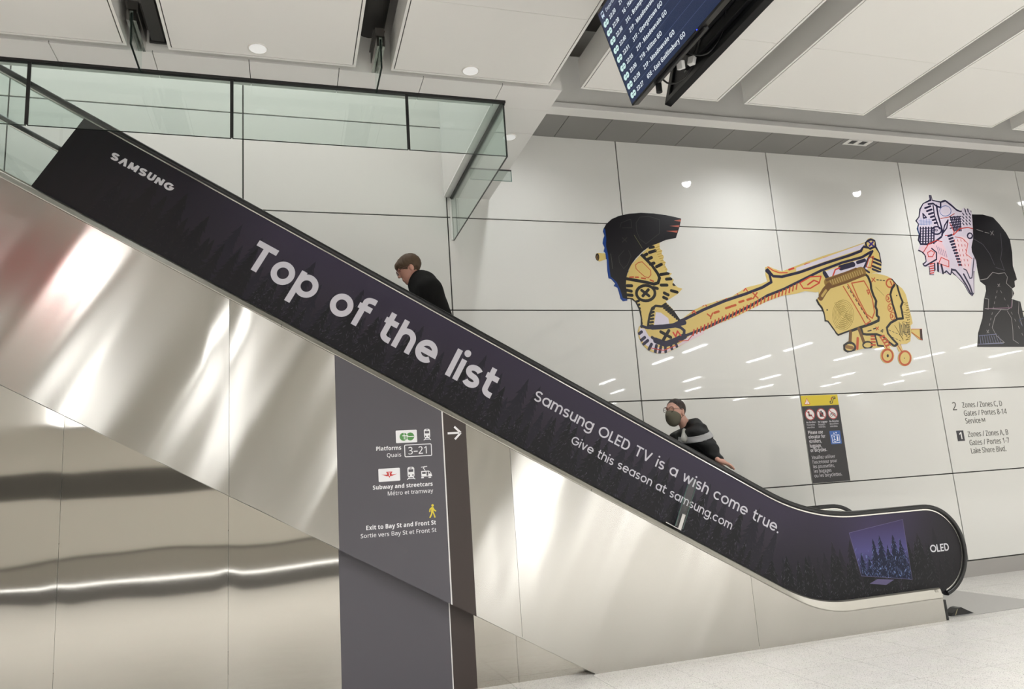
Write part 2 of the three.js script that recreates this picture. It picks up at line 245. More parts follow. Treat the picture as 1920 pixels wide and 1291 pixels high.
const ART_A_LINES=[["#1b3f86",14,0,[3.86,4.705,3.864,4.582,3.849,4.5,3.868,4.37,3.867,4.24,3.873,4.083,3.95,4.008,3.986,3.92,4.013,3.801,4.078,3.784]],
["#171519",8,1,[3.761,4.338,3.756,4.316,3.747,4.298,3.736,4.287,3.725,4.287,3.716,4.297,3.711,4.315,3.71,4.337,3.715,4.36,3.724,4.378,3.735,4.388,3.746,4.389,3.755,4.379,3.76,4.361]],
["#7a5a33",4,0,[3.745,4.335,3.743,4.322,3.738,4.312,3.733,4.309,3.728,4.312,3.725,4.321,3.725,4.334,3.728,4.347,3.732,4.357,3.738,4.36,3.742,4.357,3.745,4.348]],
["#b4604f",2,1,[4.981,4.887,4.869,4.863,4.968,4.852]],
["#b4604f",2,1,[4.944,4.806,4.793,4.787,4.934,4.775]],
["#b4604f",2,1,[4.912,4.73,4.734,4.717,4.894,4.699]],
["#3a3836",3,0,[4.086,4.746,4.11,4.806,4.201,4.842,4.251,4.858,4.251,4.744,4.12,4.739]],
["#3a3836",3,0,[4.316,4.696,4.32,4.813,4.381,4.892,4.507,4.908,4.663,4.869,4.641,4.682,4.429,4.533,4.348,4.597,4.316,4.696]],
["#3a3836",3,0,[4.105,4.433,4.029,4.358,4.029,4.276,4.08,4.196,4.137,4.246,4.201,4.362,4.174,4.435]],
["#6d6a4a",3,0,[4.275,4.645,4.311,4.58,4.369,4.473]],
["#5a5850",2.5,0,[3.921,4.388,3.926,4.274,3.927,4.193]],
["#34302f",5,0,[4.106,4.606,4.156,4.555]],
["#34302f",5,0,[4.167,4.608,4.1,4.548]],
["#171519",16,0,[4.108,4.064,4.235,4.044,4.371,4.022,4.481,3.999,4.541,4.016,4.57,4.082,4.55,4.139,4.483,4.245,4.39,4.342,4.343,4.39]],
["#b4502a",4,0,[4.296,4.282,4.249,4.248,4.252,4.199,4.299,4.151,4.362,4.095,4.412,4.08,4.452,4.121,4.455,4.179,4.396,4.243,4.349,4.291,4.296,4.282]],
["#b4502a",8,0,[4.153,4.084,4.202,4.088]],
["#b4502a",8,0,[4.231,4.085,4.271,4.086]],
["#b4502a",8,0,[4.316,4.076,4.367,4.069]],
["#b4502a",8,0,[4.435,4.052,4.477,4.036]],
["#171519",16,0,[4.476,4.485,4.53,4.494]],
["#171519",16,0,[4.465,4.418,4.551,4.445]],
["#171519",16,0,[4.375,4.369,4.427,4.397]],
["#171519",16,0,[4.431,4.326,4.487,4.352]],
["#171519",16,0,[4.459,4.261,4.514,4.278]],
["#171519",16,0,[4.543,4.23,4.618,4.264]],
["#171519",16,0,[4.593,4.127,4.701,4.145]],
["#171519",16,0,[4.665,4.067,4.731,4.073]],
["#171519",16,0,[4.763,3.997,4.818,4.011]],
["#171519",16,0,[4.58,3.987,4.664,3.988]],
["#171519",16,0,[4.467,3.953,4.522,3.942]],
["#171519",16,0,[4.717,3.915,4.798,3.896]],
["#171519",16,0,[4.613,3.883,4.666,3.859]],
["#171519",16,0,[4.596,3.826,4.639,3.807]],
["#171519",16,0,[4.104,3.973,4.167,3.974]],
["#171519",16,0,[4.098,3.914,4.154,3.903]],
["#171519",16,0,[4.091,3.854,4.159,3.85]],
["#a8863a",3,0,[4.537,4.478,4.62,4.505]],
["#a8863a",3,0,[4.549,4.45,4.632,4.476]],
["#a8863a",3,0,[4.562,4.422,4.645,4.446]],
["#a8863a",3,0,[4.575,4.394,4.657,4.416]],
["#a8863a",3,0,[4.587,4.366,4.67,4.387]],
["#a8863a",3,0,[4.6,4.338,4.682,4.357]],
["#a8863a",3,0,[4.613,4.31,4.694,4.327]],
["#a8863a",3,0,[4.625,4.282,4.707,4.298]],
["#a8863a",3,0,[4.638,4.255,4.719,4.268]],
["#a8863a",3,0,[4.65,4.227,4.732,4.238]],
["#a8863a",3,0,[4.663,4.199,4.744,4.209]],
["#a8863a",3,0,[4.676,4.171,4.757,4.179]],
["#171519",15,0,[4.481,3.88,4.474,3.854,4.458,3.83,4.435,3.809,4.406,3.793,4.374,3.782,4.34,3.779,4.307,3.782,4.277,3.792,4.252,3.807,4.234,3.828,4.223,3.852,4.222,3.878,4.229,3.904,4.245,3.928,4.267,3.949,4.296,3.965,4.328,3.976,4.362,3.98,4.396,3.976,4.426,3.967,4.451,3.951,4.47,3.93,4.48,3.906,4.481,3.88]],
["#171519",15,0,[4.298,3.916,4.394,3.844]],
["#171519",15,0,[4.394,3.925,4.307,3.843]],
["#171519",12,0,[4.097,3.801,4.156,3.797,4.21,3.738,4.243,3.65,4.249,3.554,4.245,3.443]],
["#171519",12,0,[4.543,3.707,4.474,3.715,4.419,3.683,4.378,3.602,4.347,3.507,4.329,3.427]],
["#171519",12,0,[4.19,3.762,4.243,3.778]],
["#171519",12,0,[4.197,3.714,4.245,3.73]],
["#171519",12,0,[4.204,3.666,4.246,3.682]],
["#171519",12,0,[4.21,3.618,4.248,3.634]],
["#171519",12,0,[4.217,3.57,4.249,3.586]],
["#171519",12,0,[4.224,3.523,4.251,3.539]],
["#171519",12,0,[4.23,3.475,4.252,3.491]],
["#171519",11,0,[4.412,3.666,4.444,3.679]],
["#171519",11,0,[4.402,3.625,4.436,3.636]],
["#171519",11,0,[4.392,3.583,4.427,3.593]],
["#171519",11,0,[4.382,3.542,4.419,3.549]],
["#171519",11,0,[4.372,3.5,4.41,3.506]],
["#171519",11,0,[4.362,3.459,4.402,3.463]],
["#171519",13,0,[4.561,3.707,4.617,3.74]],
["#171519",13,0,[4.588,3.685,4.642,3.716]],
["#171519",13,0,[4.615,3.662,4.667,3.691]],
["#171519",13,0,[4.642,3.64,4.692,3.667]],
["#171519",13,0,[4.669,3.617,4.718,3.643]],
["#171519",13,0,[4.696,3.594,4.743,3.619]],
["#171519",13,0,[4.723,3.572,4.768,3.594]],
["#171519",13,0,[4.75,3.549,4.793,3.57]],
["#171519",13,0,[4.777,3.526,4.819,3.546]],
["#cfc8d6",3,1,[4.465,3.634,4.534,3.626,4.63,3.554,4.64,3.466,4.514,3.458,4.419,3.466]],
["#cfc8d6",3,1,[4.218,3.428,4.285,3.419,4.327,3.332,4.42,3.252,4.449,3.204,4.373,3.142,4.263,3.222,4.206,3.317]],
["#d8c4cc",3,1,[4.413,3.189,4.563,3.148,4.765,3.233,4.958,3.359,5.118,3.39,5.112,3.348,4.836,3.232,4.541,3.108,4.42,3.106]],
["#22203a",24,0,[4.39,3.435,4.546,3.442,4.688,3.457,4.779,3.481,4.851,3.497]],
["#22203a",15,0,[4.688,3.457,4.79,3.433,4.838,3.392,4.821,3.328,4.701,3.281,4.575,3.243,4.455,3.252,4.375,3.308]],
["#22203a",30,0,[4.422,3.268,4.554,3.219,4.699,3.265,4.829,3.32]],
["#22203a",14,0,[4.239,3.459,4.304,3.435,4.389,3.427]],
["#171519",16,0,[4.504,3.378,4.634,3.306]],
["#171519",16,0,[4.619,3.394,4.527,3.275]],
["#c0392b",8,0,[4.677,3.369,4.705,3.313,4.74,3.385]],
["#c0392b",8,0,[4.74,3.385,4.785,3.32]],
["#22203a",15,0,[4.202,3.357,4.238,3.38]],
["#22203a",15,0,[4.217,3.27,4.273,3.309]],
["#22203a",15,0,[4.246,3.223,4.311,3.269]],
["#22203a",15,0,[4.315,3.159,4.357,3.221]],
["#22203a",15,0,[4.396,3.119,4.423,3.205]],
["#22203a",15,0,[4.455,3.107,4.482,3.188]],
["#22203a",15,0,[4.542,3.116,4.544,3.203]],
["#22203a",15,0,[4.633,3.155,4.624,3.218]],
["#22203a",15,0,[4.707,3.185,4.689,3.249]],
["#c0392b",4,0,[4.742,3.257,4.875,3.263,4.956,3.343]],
["#c0392b",4,0,[4.343,3.174,4.511,3.14,4.691,3.201]],
["#22203a",15,0,[4.721,3.48,4.909,3.561,5.155,3.667,5.486,3.787,5.822,3.886,6.082,3.974,6.232,4.049,6.221,4.16,6.178,4.204,6.203,4.222,6.273,4.132,6.412,4.126,6.707,4.194,7.138,4.329,7.578,4.455,7.789,4.526,7.833,4.593,7.908,4.582]],
["#22203a",14,0,[4.722,3.285,4.96,3.363,5.23,3.455,5.565,3.596,5.851,3.716,6.147,3.864,6.412,3.953,6.748,4.094,7.061,4.225,7.438,4.348,7.787,4.434,7.957,4.517]],
["#c0392b",6,0,[6.209,4.26,6.285,4.211,6.379,4.181,6.506,4.183]],
["#c0392b",10,0,[6.542,4.228,6.619,4.25]],
["#c0392b",10,0,[6.812,4.302,6.891,4.324]],
["#c0392b",10,0,[6.979,4.344,7.059,4.366]],
["#c0392b",10,0,[7.135,4.398,7.216,4.421]],
["#c0392b",10,0,[7.306,4.441,7.387,4.464]],
["#b4502a",12,0,[5.305,3.624,5.371,3.643]],
["#b4502a",12,0,[5.485,3.686,5.552,3.706]],
["#b4502a",12,0,[5.568,3.711,5.635,3.73]],
["#b4502a",12,0,[5.697,3.769,5.765,3.788]],
["#b4502a",12,0,[5.823,3.801,5.891,3.821]],
["#b4502a",8,0,[5.919,3.899,5.99,3.826]],
["#b4502a",8,0,[5.988,3.899,5.915,3.818]],
["#b4502a",8,0,[5.199,3.608,5.246,3.572,5.279,3.62]],
["#b4502a",8,0,[5.246,3.572,5.238,3.549]],
["#c0392b",6,0,[4.981,3.619,5.011,3.655,5.032,3.619]],
["#c0392b",6,0,[5.148,3.714,5.179,3.749,5.2,3.714]],
["#c0392b",6,0,[5.313,3.774,5.344,3.81,5.365,3.774]],
["#c0392b",6,0,[5.458,3.811,5.489,3.847,5.511,3.811]],
["#c0392b",6,0,[5.637,3.872,5.669,3.908,5.691,3.872]],
["#c0392b",6,0,[5.787,3.922,5.819,3.958,5.841,3.922]],
["#c0392b",8,0,[4.978,3.4,4.956,3.331]],
["#b4502a",8,0,[5.032,3.421,5.01,3.352]],
["#b4502a",8,0,[5.086,3.443,5.064,3.373]],
["#c0392b",8,0,[5.141,3.464,5.118,3.394]],
["#b4502a",8,0,[5.195,3.485,5.173,3.415]],
["#b4502a",8,0,[5.25,3.507,5.228,3.436]],
["#c0392b",8,0,[5.305,3.528,5.283,3.458]],
["#b4502a",8,0,[5.361,3.55,5.338,3.479]],
["#b4502a",8,0,[5.416,3.571,5.393,3.501]],
["#c0392b",8,0,[5.472,3.593,5.449,3.522]],
["#b4502a",8,0,[5.528,3.615,5.505,3.544]],
["#b4502a",8,0,[5.584,3.637,5.561,3.566]],
["#c0392b",8,0,[5.641,3.659,5.617,3.587]],
["#b4502a",8,0,[5.698,3.681,5.674,3.609]],
["#b4502a",8,0,[5.755,3.704,5.731,3.631]],
["#c0392b",8,0,[5.812,3.726,5.788,3.654]],
["#b4502a",8,0,[5.87,3.748,5.845,3.676]],
["#b4502a",8,0,[5.927,3.771,5.903,3.698]],
["#c0392b",8,0,[5.985,3.794,5.961,3.721]],
["#b4502a",8,0,[6.044,3.816,6.019,3.743]],
["#b4502a",8,0,[6.102,3.839,6.077,3.766]],
["#c0392b",8,0,[6.158,3.842,6.133,3.769]],
["#b4502a",8,0,[6.217,3.865,6.191,3.792]],
["#b4502a",8,0,[6.276,3.889,6.251,3.815]],
["#c0392b",8,0,[6.336,3.912,6.31,3.838]],
["#b4502a",8,0,[6.395,3.935,6.369,3.861]],
["#b4502a",8,0,[6.455,3.958,6.429,3.884]],
["#c0392b",8,0,[6.516,3.982,6.489,3.907]],
["#b4502a",8,0,[6.576,4.005,6.55,3.931]],
["#b4502a",8,0,[6.637,4.029,6.61,3.954]],
["#c0392b",7,0,[6.682,4.043,6.87,4.133,7.046,4.144,7.0,4.047,6.842,3.97,6.727,3.968,6.682,4.043]],
["#c0392b",8,0,[6.807,4.019,6.919,4.084,6.988,4.059]],
["#cfc8d6",3,1,[6.652,4.205,7.457,4.452,7.778,4.547,7.889,4.647,6.66,4.256]],
["#cfc8d6",3,1,[7.085,4.2,7.622,4.365,7.944,4.451,7.844,4.253,7.181,4.075]],
["#22203a",30,0,[7.394,4.27,7.615,4.326]],
["#22203a",20,0,[7.696,4.354,7.825,4.391]],
["#22203a",26,0,[7.113,4.188,7.146,4.125]],
["#c0392b",8,0,[7.236,4.139,7.299,4.243,7.379,4.27]],
["#22203a",12,0,[7.892,4.661,7.993,4.704,8.075,4.679,8.05,4.599,7.95,4.562,7.895,4.595,7.892,4.661]],
["#3b2a80",10,0,[7.954,4.663,8.021,4.606]],
["#3b2a80",10,0,[8.023,4.665,7.949,4.604]],
["#22203a",13,0,[8.05,4.599,8.11,4.508,8.112,4.363]],
["#22203a",13,0,[7.99,4.531,7.89,4.41,7.785,4.264,7.867,4.214]],
["#22203a",13,0,[7.97,4.425,8.1,4.381]],
["#22203a",13,0,[7.959,4.373,8.09,4.328]],
["#22203a",13,0,[7.947,4.307,8.077,4.262]],
["#22203a",13,0,[7.938,4.262,8.068,4.217]],
["#b4502a",6,0,[7.908,4.424,7.836,4.292,7.911,4.28,7.99,4.452,7.908,4.424]],
["#171519",15,0,[6.912,3.803,6.938,3.744,6.975,3.697,6.993,3.627,6.996,3.51,7.043,3.498,7.076,3.448,7.112,3.393,7.147,3.336,7.178,3.308,7.363,3.361,7.559,3.417,7.757,3.469,7.89,3.516,7.905,3.564,7.876,3.588,7.892,3.668,7.878,3.716,7.907,3.797,7.875,3.877,7.856,3.974,7.862,4.055,7.833,4.152,7.751,4.224]],
["#8a6b34",58,0,[7.152,4.049,7.431,4.13,7.741,4.219]],
["#6b4a24",14,0,[7.153,3.982,7.456,4.066,7.78,4.176]],
["#6b4a24",12,0,[7.126,4.085,7.402,4.177,7.654,4.263]],
["#cdb77c",3,0,[7.181,4.086,7.197,4.022]],
["#cdb77c",3,0,[7.22,4.098,7.236,4.034]],
["#cdb77c",3,0,[7.259,4.109,7.276,4.046]],
["#cdb77c",3,0,[7.299,4.121,7.315,4.057]],
["#cdb77c",3,0,[7.338,4.133,7.354,4.069]],
["#cdb77c",3,0,[7.377,4.145,7.394,4.081]],
["#cdb77c",3,0,[7.417,4.157,7.433,4.093]],
["#cdb77c",3,0,[7.457,4.169,7.473,4.105]],
["#cdb77c",3,0,[7.497,4.181,7.513,4.116]],
["#cdb77c",3,0,[7.537,4.193,7.553,4.128]],
["#cdb77c",3,0,[7.577,4.205,7.593,4.14]],
["#cdb77c",3,0,[7.617,4.217,7.633,4.152]],
["#cdb77c",3,0,[7.657,4.229,7.673,4.164]],
["#cdb77c",3,0,[7.697,4.241,7.714,4.176]],
["#cdb77c",3,0,[7.738,4.253,7.754,4.188]],
["#6b4a24",34,0,[6.981,3.838,7.073,3.942,7.159,4.014]],
["#b99c58",14,0,[7.013,3.862,7.091,3.942]],
["#b4502a",7,0,[7.388,4.001,7.5,3.794,7.595,3.604,7.662,3.461,7.756,3.508,7.675,3.628,7.594,3.795,7.524,3.922,7.469,4.034]],
["#b4502a",7,0,[7.538,4.051,7.753,4.086,7.802,3.989,7.847,3.828,7.847,3.636,7.792,3.548,7.708,3.604,7.603,3.843,7.538,4.051]],
["#171519",5,0,[7.46,4.002,7.473,3.973]],
["#171519",5,0,[7.493,3.941,7.507,3.912]],
["#171519",5,0,[7.527,3.881,7.54,3.852]],
["#171519",5,0,[7.561,3.82,7.574,3.791]],
["#171519",5,0,[7.594,3.76,7.608,3.731]],
["#171519",5,0,[7.628,3.699,7.641,3.671]],
["#171519",5,0,[7.662,3.639,7.675,3.61]],
["#171519",5,0,[7.695,3.578,7.709,3.55]],
["#b4502a",6,0,[7.775,3.949,7.824,3.957,7.792,3.892,7.775,3.949]],
["#171519",8,1,[7.073,3.666,7.068,3.658,7.058,3.655,7.05,3.658,7.048,3.666,7.053,3.674,7.062,3.677,7.071,3.674]],
["#8f7a35",2.5,0,[7.487,3.596,7.466,3.53,7.429,3.471,7.382,3.424,7.327,3.395,7.271,3.385,7.219,3.395,7.176,3.425,7.146,3.472,7.132,3.531,7.135,3.596,7.156,3.661,7.191,3.72,7.238,3.768,7.293,3.798,7.349,3.809,7.402,3.799,7.446,3.769,7.476,3.722,7.49,3.662,7.487,3.596]],
["#8f7a35",2.5,0,[7.464,3.596,7.446,3.538,7.414,3.487,7.373,3.446,7.325,3.42,7.276,3.411,7.231,3.42,7.193,3.447,7.167,3.487,7.155,3.539,7.157,3.596,7.175,3.653,7.206,3.705,7.248,3.746,7.295,3.773,7.344,3.782,7.39,3.773,7.429,3.747,7.455,3.706,7.467,3.654,7.464,3.596]],
["#8f7a35",2.5,0,[7.442,3.596,7.426,3.547,7.399,3.502,7.364,3.467,7.323,3.445,7.281,3.438,7.242,3.445,7.21,3.468,7.187,3.503,7.177,3.547,7.179,3.596,7.195,3.645,7.221,3.689,7.257,3.724,7.297,3.747,7.339,3.755,7.379,3.748,7.411,3.725,7.434,3.69,7.445,3.645,7.442,3.596]],
["#8f7a35",2.5,0,[7.42,3.596,7.407,3.555,7.384,3.518,7.355,3.489,7.321,3.47,7.286,3.464,7.254,3.471,7.227,3.489,7.208,3.519,7.199,3.555,7.201,3.596,7.214,3.637,7.236,3.673,7.266,3.703,7.3,3.722,7.335,3.728,7.367,3.722,7.394,3.703,7.413,3.674,7.422,3.637,7.42,3.596]],
["#8f7a35",2.5,0,[7.397,3.596,7.387,3.563,7.369,3.534,7.346,3.511,7.319,3.496,7.291,3.491,7.265,3.496,7.244,3.511,7.229,3.534,7.222,3.563,7.223,3.596,7.234,3.628,7.251,3.658,7.275,3.681,7.302,3.696,7.33,3.701,7.356,3.696,7.377,3.681,7.392,3.658,7.399,3.629,7.397,3.596]],
["#8f7a35",2.5,0,[7.375,3.596,7.367,3.572,7.354,3.55,7.336,3.532,7.316,3.521,7.296,3.517,7.276,3.521,7.261,3.532,7.249,3.55,7.244,3.572,7.246,3.596,7.253,3.62,7.266,3.642,7.284,3.659,7.304,3.671,7.325,3.675,7.344,3.671,7.36,3.66,7.371,3.642,7.376,3.62,7.375,3.596]],
["#8f7a35",2.5,0,[7.353,3.596,7.348,3.58,7.339,3.565,7.327,3.554,7.314,3.547,7.301,3.544,7.288,3.547,7.277,3.554,7.27,3.565,7.267,3.58,7.268,3.596,7.273,3.612,7.281,3.626,7.293,3.638,7.306,3.645,7.32,3.648,7.332,3.645,7.343,3.638,7.35,3.626,7.354,3.612,7.353,3.596]],
["#8f7a35",2.5,0,[7.196,3.761,7.332,3.793]],
["#8f7a35",2.5,0,[7.152,3.416,7.298,3.408]],
["#8f7a35",2.5,0,[7.204,3.742,7.347,3.755]],
["#8f7a35",2.5,0,[7.179,3.441,7.318,3.43]],
["#8f7a35",2.5,0,[7.212,3.723,7.362,3.717]],
["#8f7a35",2.5,0,[7.205,3.466,7.339,3.451]],
["#8f7a35",2.5,0,[7.219,3.704,7.377,3.679]],
["#8f7a35",2.5,0,[7.232,3.491,7.36,3.473]],
["#8f7a35",2.5,0,[7.227,3.685,7.393,3.642]],
["#8f7a35",2.5,0,[7.259,3.516,7.38,3.495]],
["#8f7a35",2.5,0,[7.235,3.667,7.408,3.604]],
["#8f7a35",2.5,0,[7.285,3.541,7.401,3.517]],
["#8f7a35",2.5,0,[7.242,3.648,7.423,3.566]],
["#8f7a35",2.5,0,[7.312,3.566,7.422,3.539]],
["#8f7a35",2.5,0,[7.25,3.629,7.438,3.528]],
["#8f7a35",2.5,0,[7.339,3.591,7.443,3.561]],
["#8f7a35",2.5,0,[7.257,3.61,7.454,3.49]],
["#8f7a35",2.5,0,[7.366,3.616,7.464,3.583]],
["#b4502a",6,0,[7.896,4.129,7.944,4.08]],
["#b4502a",6,0,[7.949,4.134,7.885,4.075]],
["#171519",5,0,[7.978,4.105,8.007,4.104]],
["#171519",5,0,[8.031,4.101,8.06,4.1]],
["#171519",5,0,[8.085,4.097,8.114,4.096]],
["#8a7a3a",3,0,[7.938,3.999,8.058,3.878]],
["#b4502a",9,0,[8.271,4.06,8.26,4.036,8.241,4.016,8.216,4.002,8.189,3.997,8.164,4.001,8.145,4.015,8.134,4.035,8.133,4.058,8.143,4.082,8.162,4.103,8.187,4.117,8.215,4.122,8.24,4.117,8.259,4.104,8.27,4.084,8.271,4.06]],
["#b4502a",9,0,[8.211,4.084,8.226,4.035]],
["#b4502a",5,0,[8.171,3.839,8.159,3.81,8.139,3.789,8.116,3.782,8.097,3.789,8.085,3.81,8.085,3.838,8.097,3.867,8.116,3.887,8.139,3.895,8.159,3.888,8.171,3.867,8.171,3.839]],
["#b4502a",8,0,[8.12,3.858,8.136,3.838,8.112,3.816]],
["#b4502a",5,0,[8.176,3.701,8.164,3.673,8.144,3.652,8.122,3.644,8.102,3.652,8.09,3.672,8.09,3.701,8.102,3.729,8.122,3.75,8.144,3.757,8.164,3.75,8.176,3.729,8.176,3.701]],
["#b4502a",8,0,[8.125,3.72,8.141,3.701,8.117,3.678]],
["#b4502a",5,0,[8.19,3.58,8.178,3.552,8.159,3.531,8.136,3.524,8.116,3.531,8.105,3.552,8.105,3.58,8.116,3.608,8.136,3.629,8.159,3.636,8.178,3.629,8.19,3.608,8.19,3.58]],
["#b4502a",8,0,[8.139,3.599,8.155,3.58,8.131,3.557]],
["#171519",13,0,[8.275,4.036,8.215,3.978,8.173,3.896,8.181,3.766,8.203,3.636,8.213,3.539,8.321,3.547,8.324,3.653,8.318,3.717,8.365,3.783,8.345,3.848,8.326,3.946,8.316,4.044,8.253,4.117]],
["#171519",8,1,[8.29,3.877,8.285,3.87,8.276,3.867,8.268,3.87,8.266,3.877,8.271,3.884,8.28,3.887,8.288,3.884]],
["#171519",13,0,[8.211,3.531,8.095,3.484,8.013,3.412,8.016,3.332,8.077,3.253,8.148,3.18,8.094,3.149,8.01,3.206,7.93,3.286,7.823,3.321,7.653,3.319,7.589,3.328,7.577,3.414]],
["#6f5a22",3.5,0,[8.37,3.783,8.416,3.767,8.489,3.783]],
["#6f5a22",3.5,0,[8.391,3.747,8.436,3.731,8.481,3.747]],
["#6f5a22",3.5,0,[8.411,3.711,8.457,3.695,8.474,3.711]],
["#6f5a22",3.5,0,[8.431,3.676,8.394,3.659,8.466,3.676]],
["#6f5a22",3.5,0,[8.341,3.64,8.414,3.623,8.459,3.64]],
["#6f5a22",3.5,0,[8.361,3.604,8.434,3.588,8.451,3.604]],
["#6f5a22",3.5,0,[8.381,3.568,8.371,3.552,8.444,3.568]],
["#6f5a22",3.5,0,[8.401,3.533,8.391,3.517,8.436,3.533]],
["#6f5a22",3.5,0,[8.311,3.497,8.411,3.481,8.429,3.497]],
["#6f5a22",3.5,0,[8.331,3.462,8.349,3.446,8.421,3.462]],
["#6f5a22",3.5,0,[8.351,3.426,8.369,3.41,8.414,3.426]],
["#6f5a22",3.5,0,[8.371,3.391,8.389,3.375,8.406,3.391]],
["#6f5a22",3.5,0,[8.282,3.356,8.327,3.34,8.399,3.355]],
["#6f5a22",3.5,0,[8.302,3.321,8.347,3.304,8.391,3.32]],
["#6f5a22",3.5,0,[8.321,3.285,8.367,3.269,8.384,3.285]],
["#6f5a22",3.5,0,[8.341,3.25,8.305,3.234,8.376,3.25]],
["#6f5a22",3.5,0,[8.154,3.443,8.183,3.395]],
["#171519",3.5,0,[8.242,3.491,8.228,3.331]],
["#6f5a22",3.5,0,[8.167,3.421,8.192,3.374]],
["#171519",3.5,0,[8.259,3.472,8.245,3.312]],
["#6f5a22",3.5,0,[8.18,3.398,8.201,3.353]],
["#171519",3.5,0,[8.276,3.452,8.263,3.292]],
["#6f5a22",3.5,0,[8.193,3.376,8.211,3.333]],
["#171519",3.5,0,[8.306,3.491,8.292,3.33]],
["#6f5a22",3.5,0,[8.205,3.353,8.22,3.312]],
["#171519",3.5,0,[8.323,3.472,8.309,3.311]],
["#6f5a22",3.5,0,[8.218,3.331,8.229,3.291]],
["#171519",3.5,0,[8.341,3.452,8.327,3.292]],
["#6f5a22",3.5,0,[8.231,3.308,8.239,3.27]],
["#171519",3.5,0,[8.37,3.491,8.356,3.33]],
["#6f5a22",3.5,0,[8.244,3.286,8.248,3.249]],
["#171519",3.5,0,[8.388,3.471,8.374,3.311]],
["#6f5a22",3.5,0,[8.257,3.264,8.257,3.228]],
["#171519",3.5,0,[8.405,3.452,8.391,3.291]],
["#171519",3,0,[8.045,3.38,8.071,3.367]],
["#171519",3,0,[8.098,3.359,8.125,3.346]],
["#171519",3,0,[8.152,3.338,8.178,3.325]],
["#171519",3,0,[8.206,3.317,8.232,3.304]],
["#171519",3,0,[8.028,3.297,8.054,3.284]],
["#171519",3,0,[8.081,3.276,8.108,3.263]],
["#171519",3,0,[8.135,3.255,8.161,3.242]],
["#171519",3,0,[8.188,3.234,8.215,3.221]],
["#6b4a24",20,0,[7.39,3.36,7.354,3.213]],
["#171519",13,0,[7.427,3.142,7.415,3.117,7.391,3.097,7.359,3.083,7.323,3.079,7.289,3.084,7.262,3.098,7.246,3.12,7.244,3.144,7.255,3.169,7.279,3.19,7.311,3.204,7.347,3.208,7.382,3.203,7.409,3.188,7.425,3.167,7.427,3.142]],
["#6b4a24",20,0,[7.537,3.399,7.585,3.21]],
["#171519",9,0,[7.718,3.17,7.708,3.152,7.688,3.137,7.661,3.127,7.63,3.124,7.601,3.128,7.577,3.138,7.563,3.154,7.561,3.172,7.57,3.189,7.59,3.204,7.617,3.214,7.648,3.217,7.678,3.214,7.701,3.203,7.715,3.188,7.718,3.17]],
["#8a6438",20,0,[7.287,3.152,7.376,3.135]],
["#b4502a",16,0,[7.493,3.266,7.457,3.126]],
["#b4502a",10,0,[7.724,3.295,7.789,3.295]],
["#b4502a",10,0,[7.872,3.278,7.943,3.301]],
["#b4502a",10,0,[7.716,3.254,7.781,3.254]],
["#b4502a",10,0,[7.898,3.237,7.969,3.26]],
["#b4502a",10,0,[7.708,3.214,7.773,3.213]],
["#b4502a",10,0,[7.924,3.196,7.995,3.218]],
["#b4502a",10,0,[7.7,3.173,7.765,3.172]],
["#b4502a",10,0,[7.95,3.154,8.021,3.177]],
["#171519",10,0,[7.791,3.303,7.81,3.161,7.903,3.152]],
["#b4502a",7,0,[7.873,3.286,7.956,3.127]],
["#b4502a",7,0,[7.957,3.277,8.025,3.142]],
["#171519",6,0,[7.681,3.366,7.739,3.377]],
["#171519",6,0,[7.781,3.397,7.821,3.405]],
["#b4502a",6,0,[7.828,3.421,7.865,3.389]],
["#b4502a",6,0,[7.872,3.425,7.826,3.381]],
["#171519",4,0,[7.898,3.365,7.941,3.389,7.928,3.349,7.898,3.365]],
["#3b2320",20,0,[8.607,3.39,8.585,3.24]],
["#b4502a",5,0,[8.446,3.394,8.624,3.396]],
["#b4502a",5,0,[8.435,3.342,8.589,3.232]],
["#b4502a",11,0,[8.034,3.016,8.024,2.989,8.006,2.965,7.982,2.946,7.954,2.934,7.925,2.93,7.898,2.935,7.875,2.948,7.859,2.968,7.851,2.992,7.852,3.019,7.862,3.046,7.88,3.07,7.904,3.089,7.932,3.101,7.961,3.105,7.988,3.101,8.011,3.088,8.027,3.068,8.035,3.043,8.034,3.016]],
["#b4502a",11,0,[8.332,2.977,8.321,2.946,8.302,2.919,8.276,2.898,8.246,2.885,8.216,2.881,8.187,2.886,8.163,2.9,8.146,2.922,8.138,2.95,8.14,2.98,8.151,3.01,8.17,3.037,8.196,3.058,8.225,3.072,8.256,3.076,8.285,3.071,8.309,3.056,8.326,3.034,8.334,3.007,8.332,2.977]],
["#171519",8,1,[7.967,3.016,7.963,3.005,7.954,2.997,7.944,2.994,7.935,2.997,7.93,3.005,7.929,3.016,7.934,3.027,7.943,3.035,7.953,3.038,7.962,3.035,7.967,3.027]],
["#171519",5,1,[8.234,2.977,8.23,2.971,8.224,2.969,8.219,2.971,8.218,2.977,8.222,2.982,8.228,2.985,8.232,2.982]],
["#b4502a",6,0,[8.153,3.157,8.203,3.069]],
["#b4502a",6,0,[8.205,3.172,8.243,3.076]]];
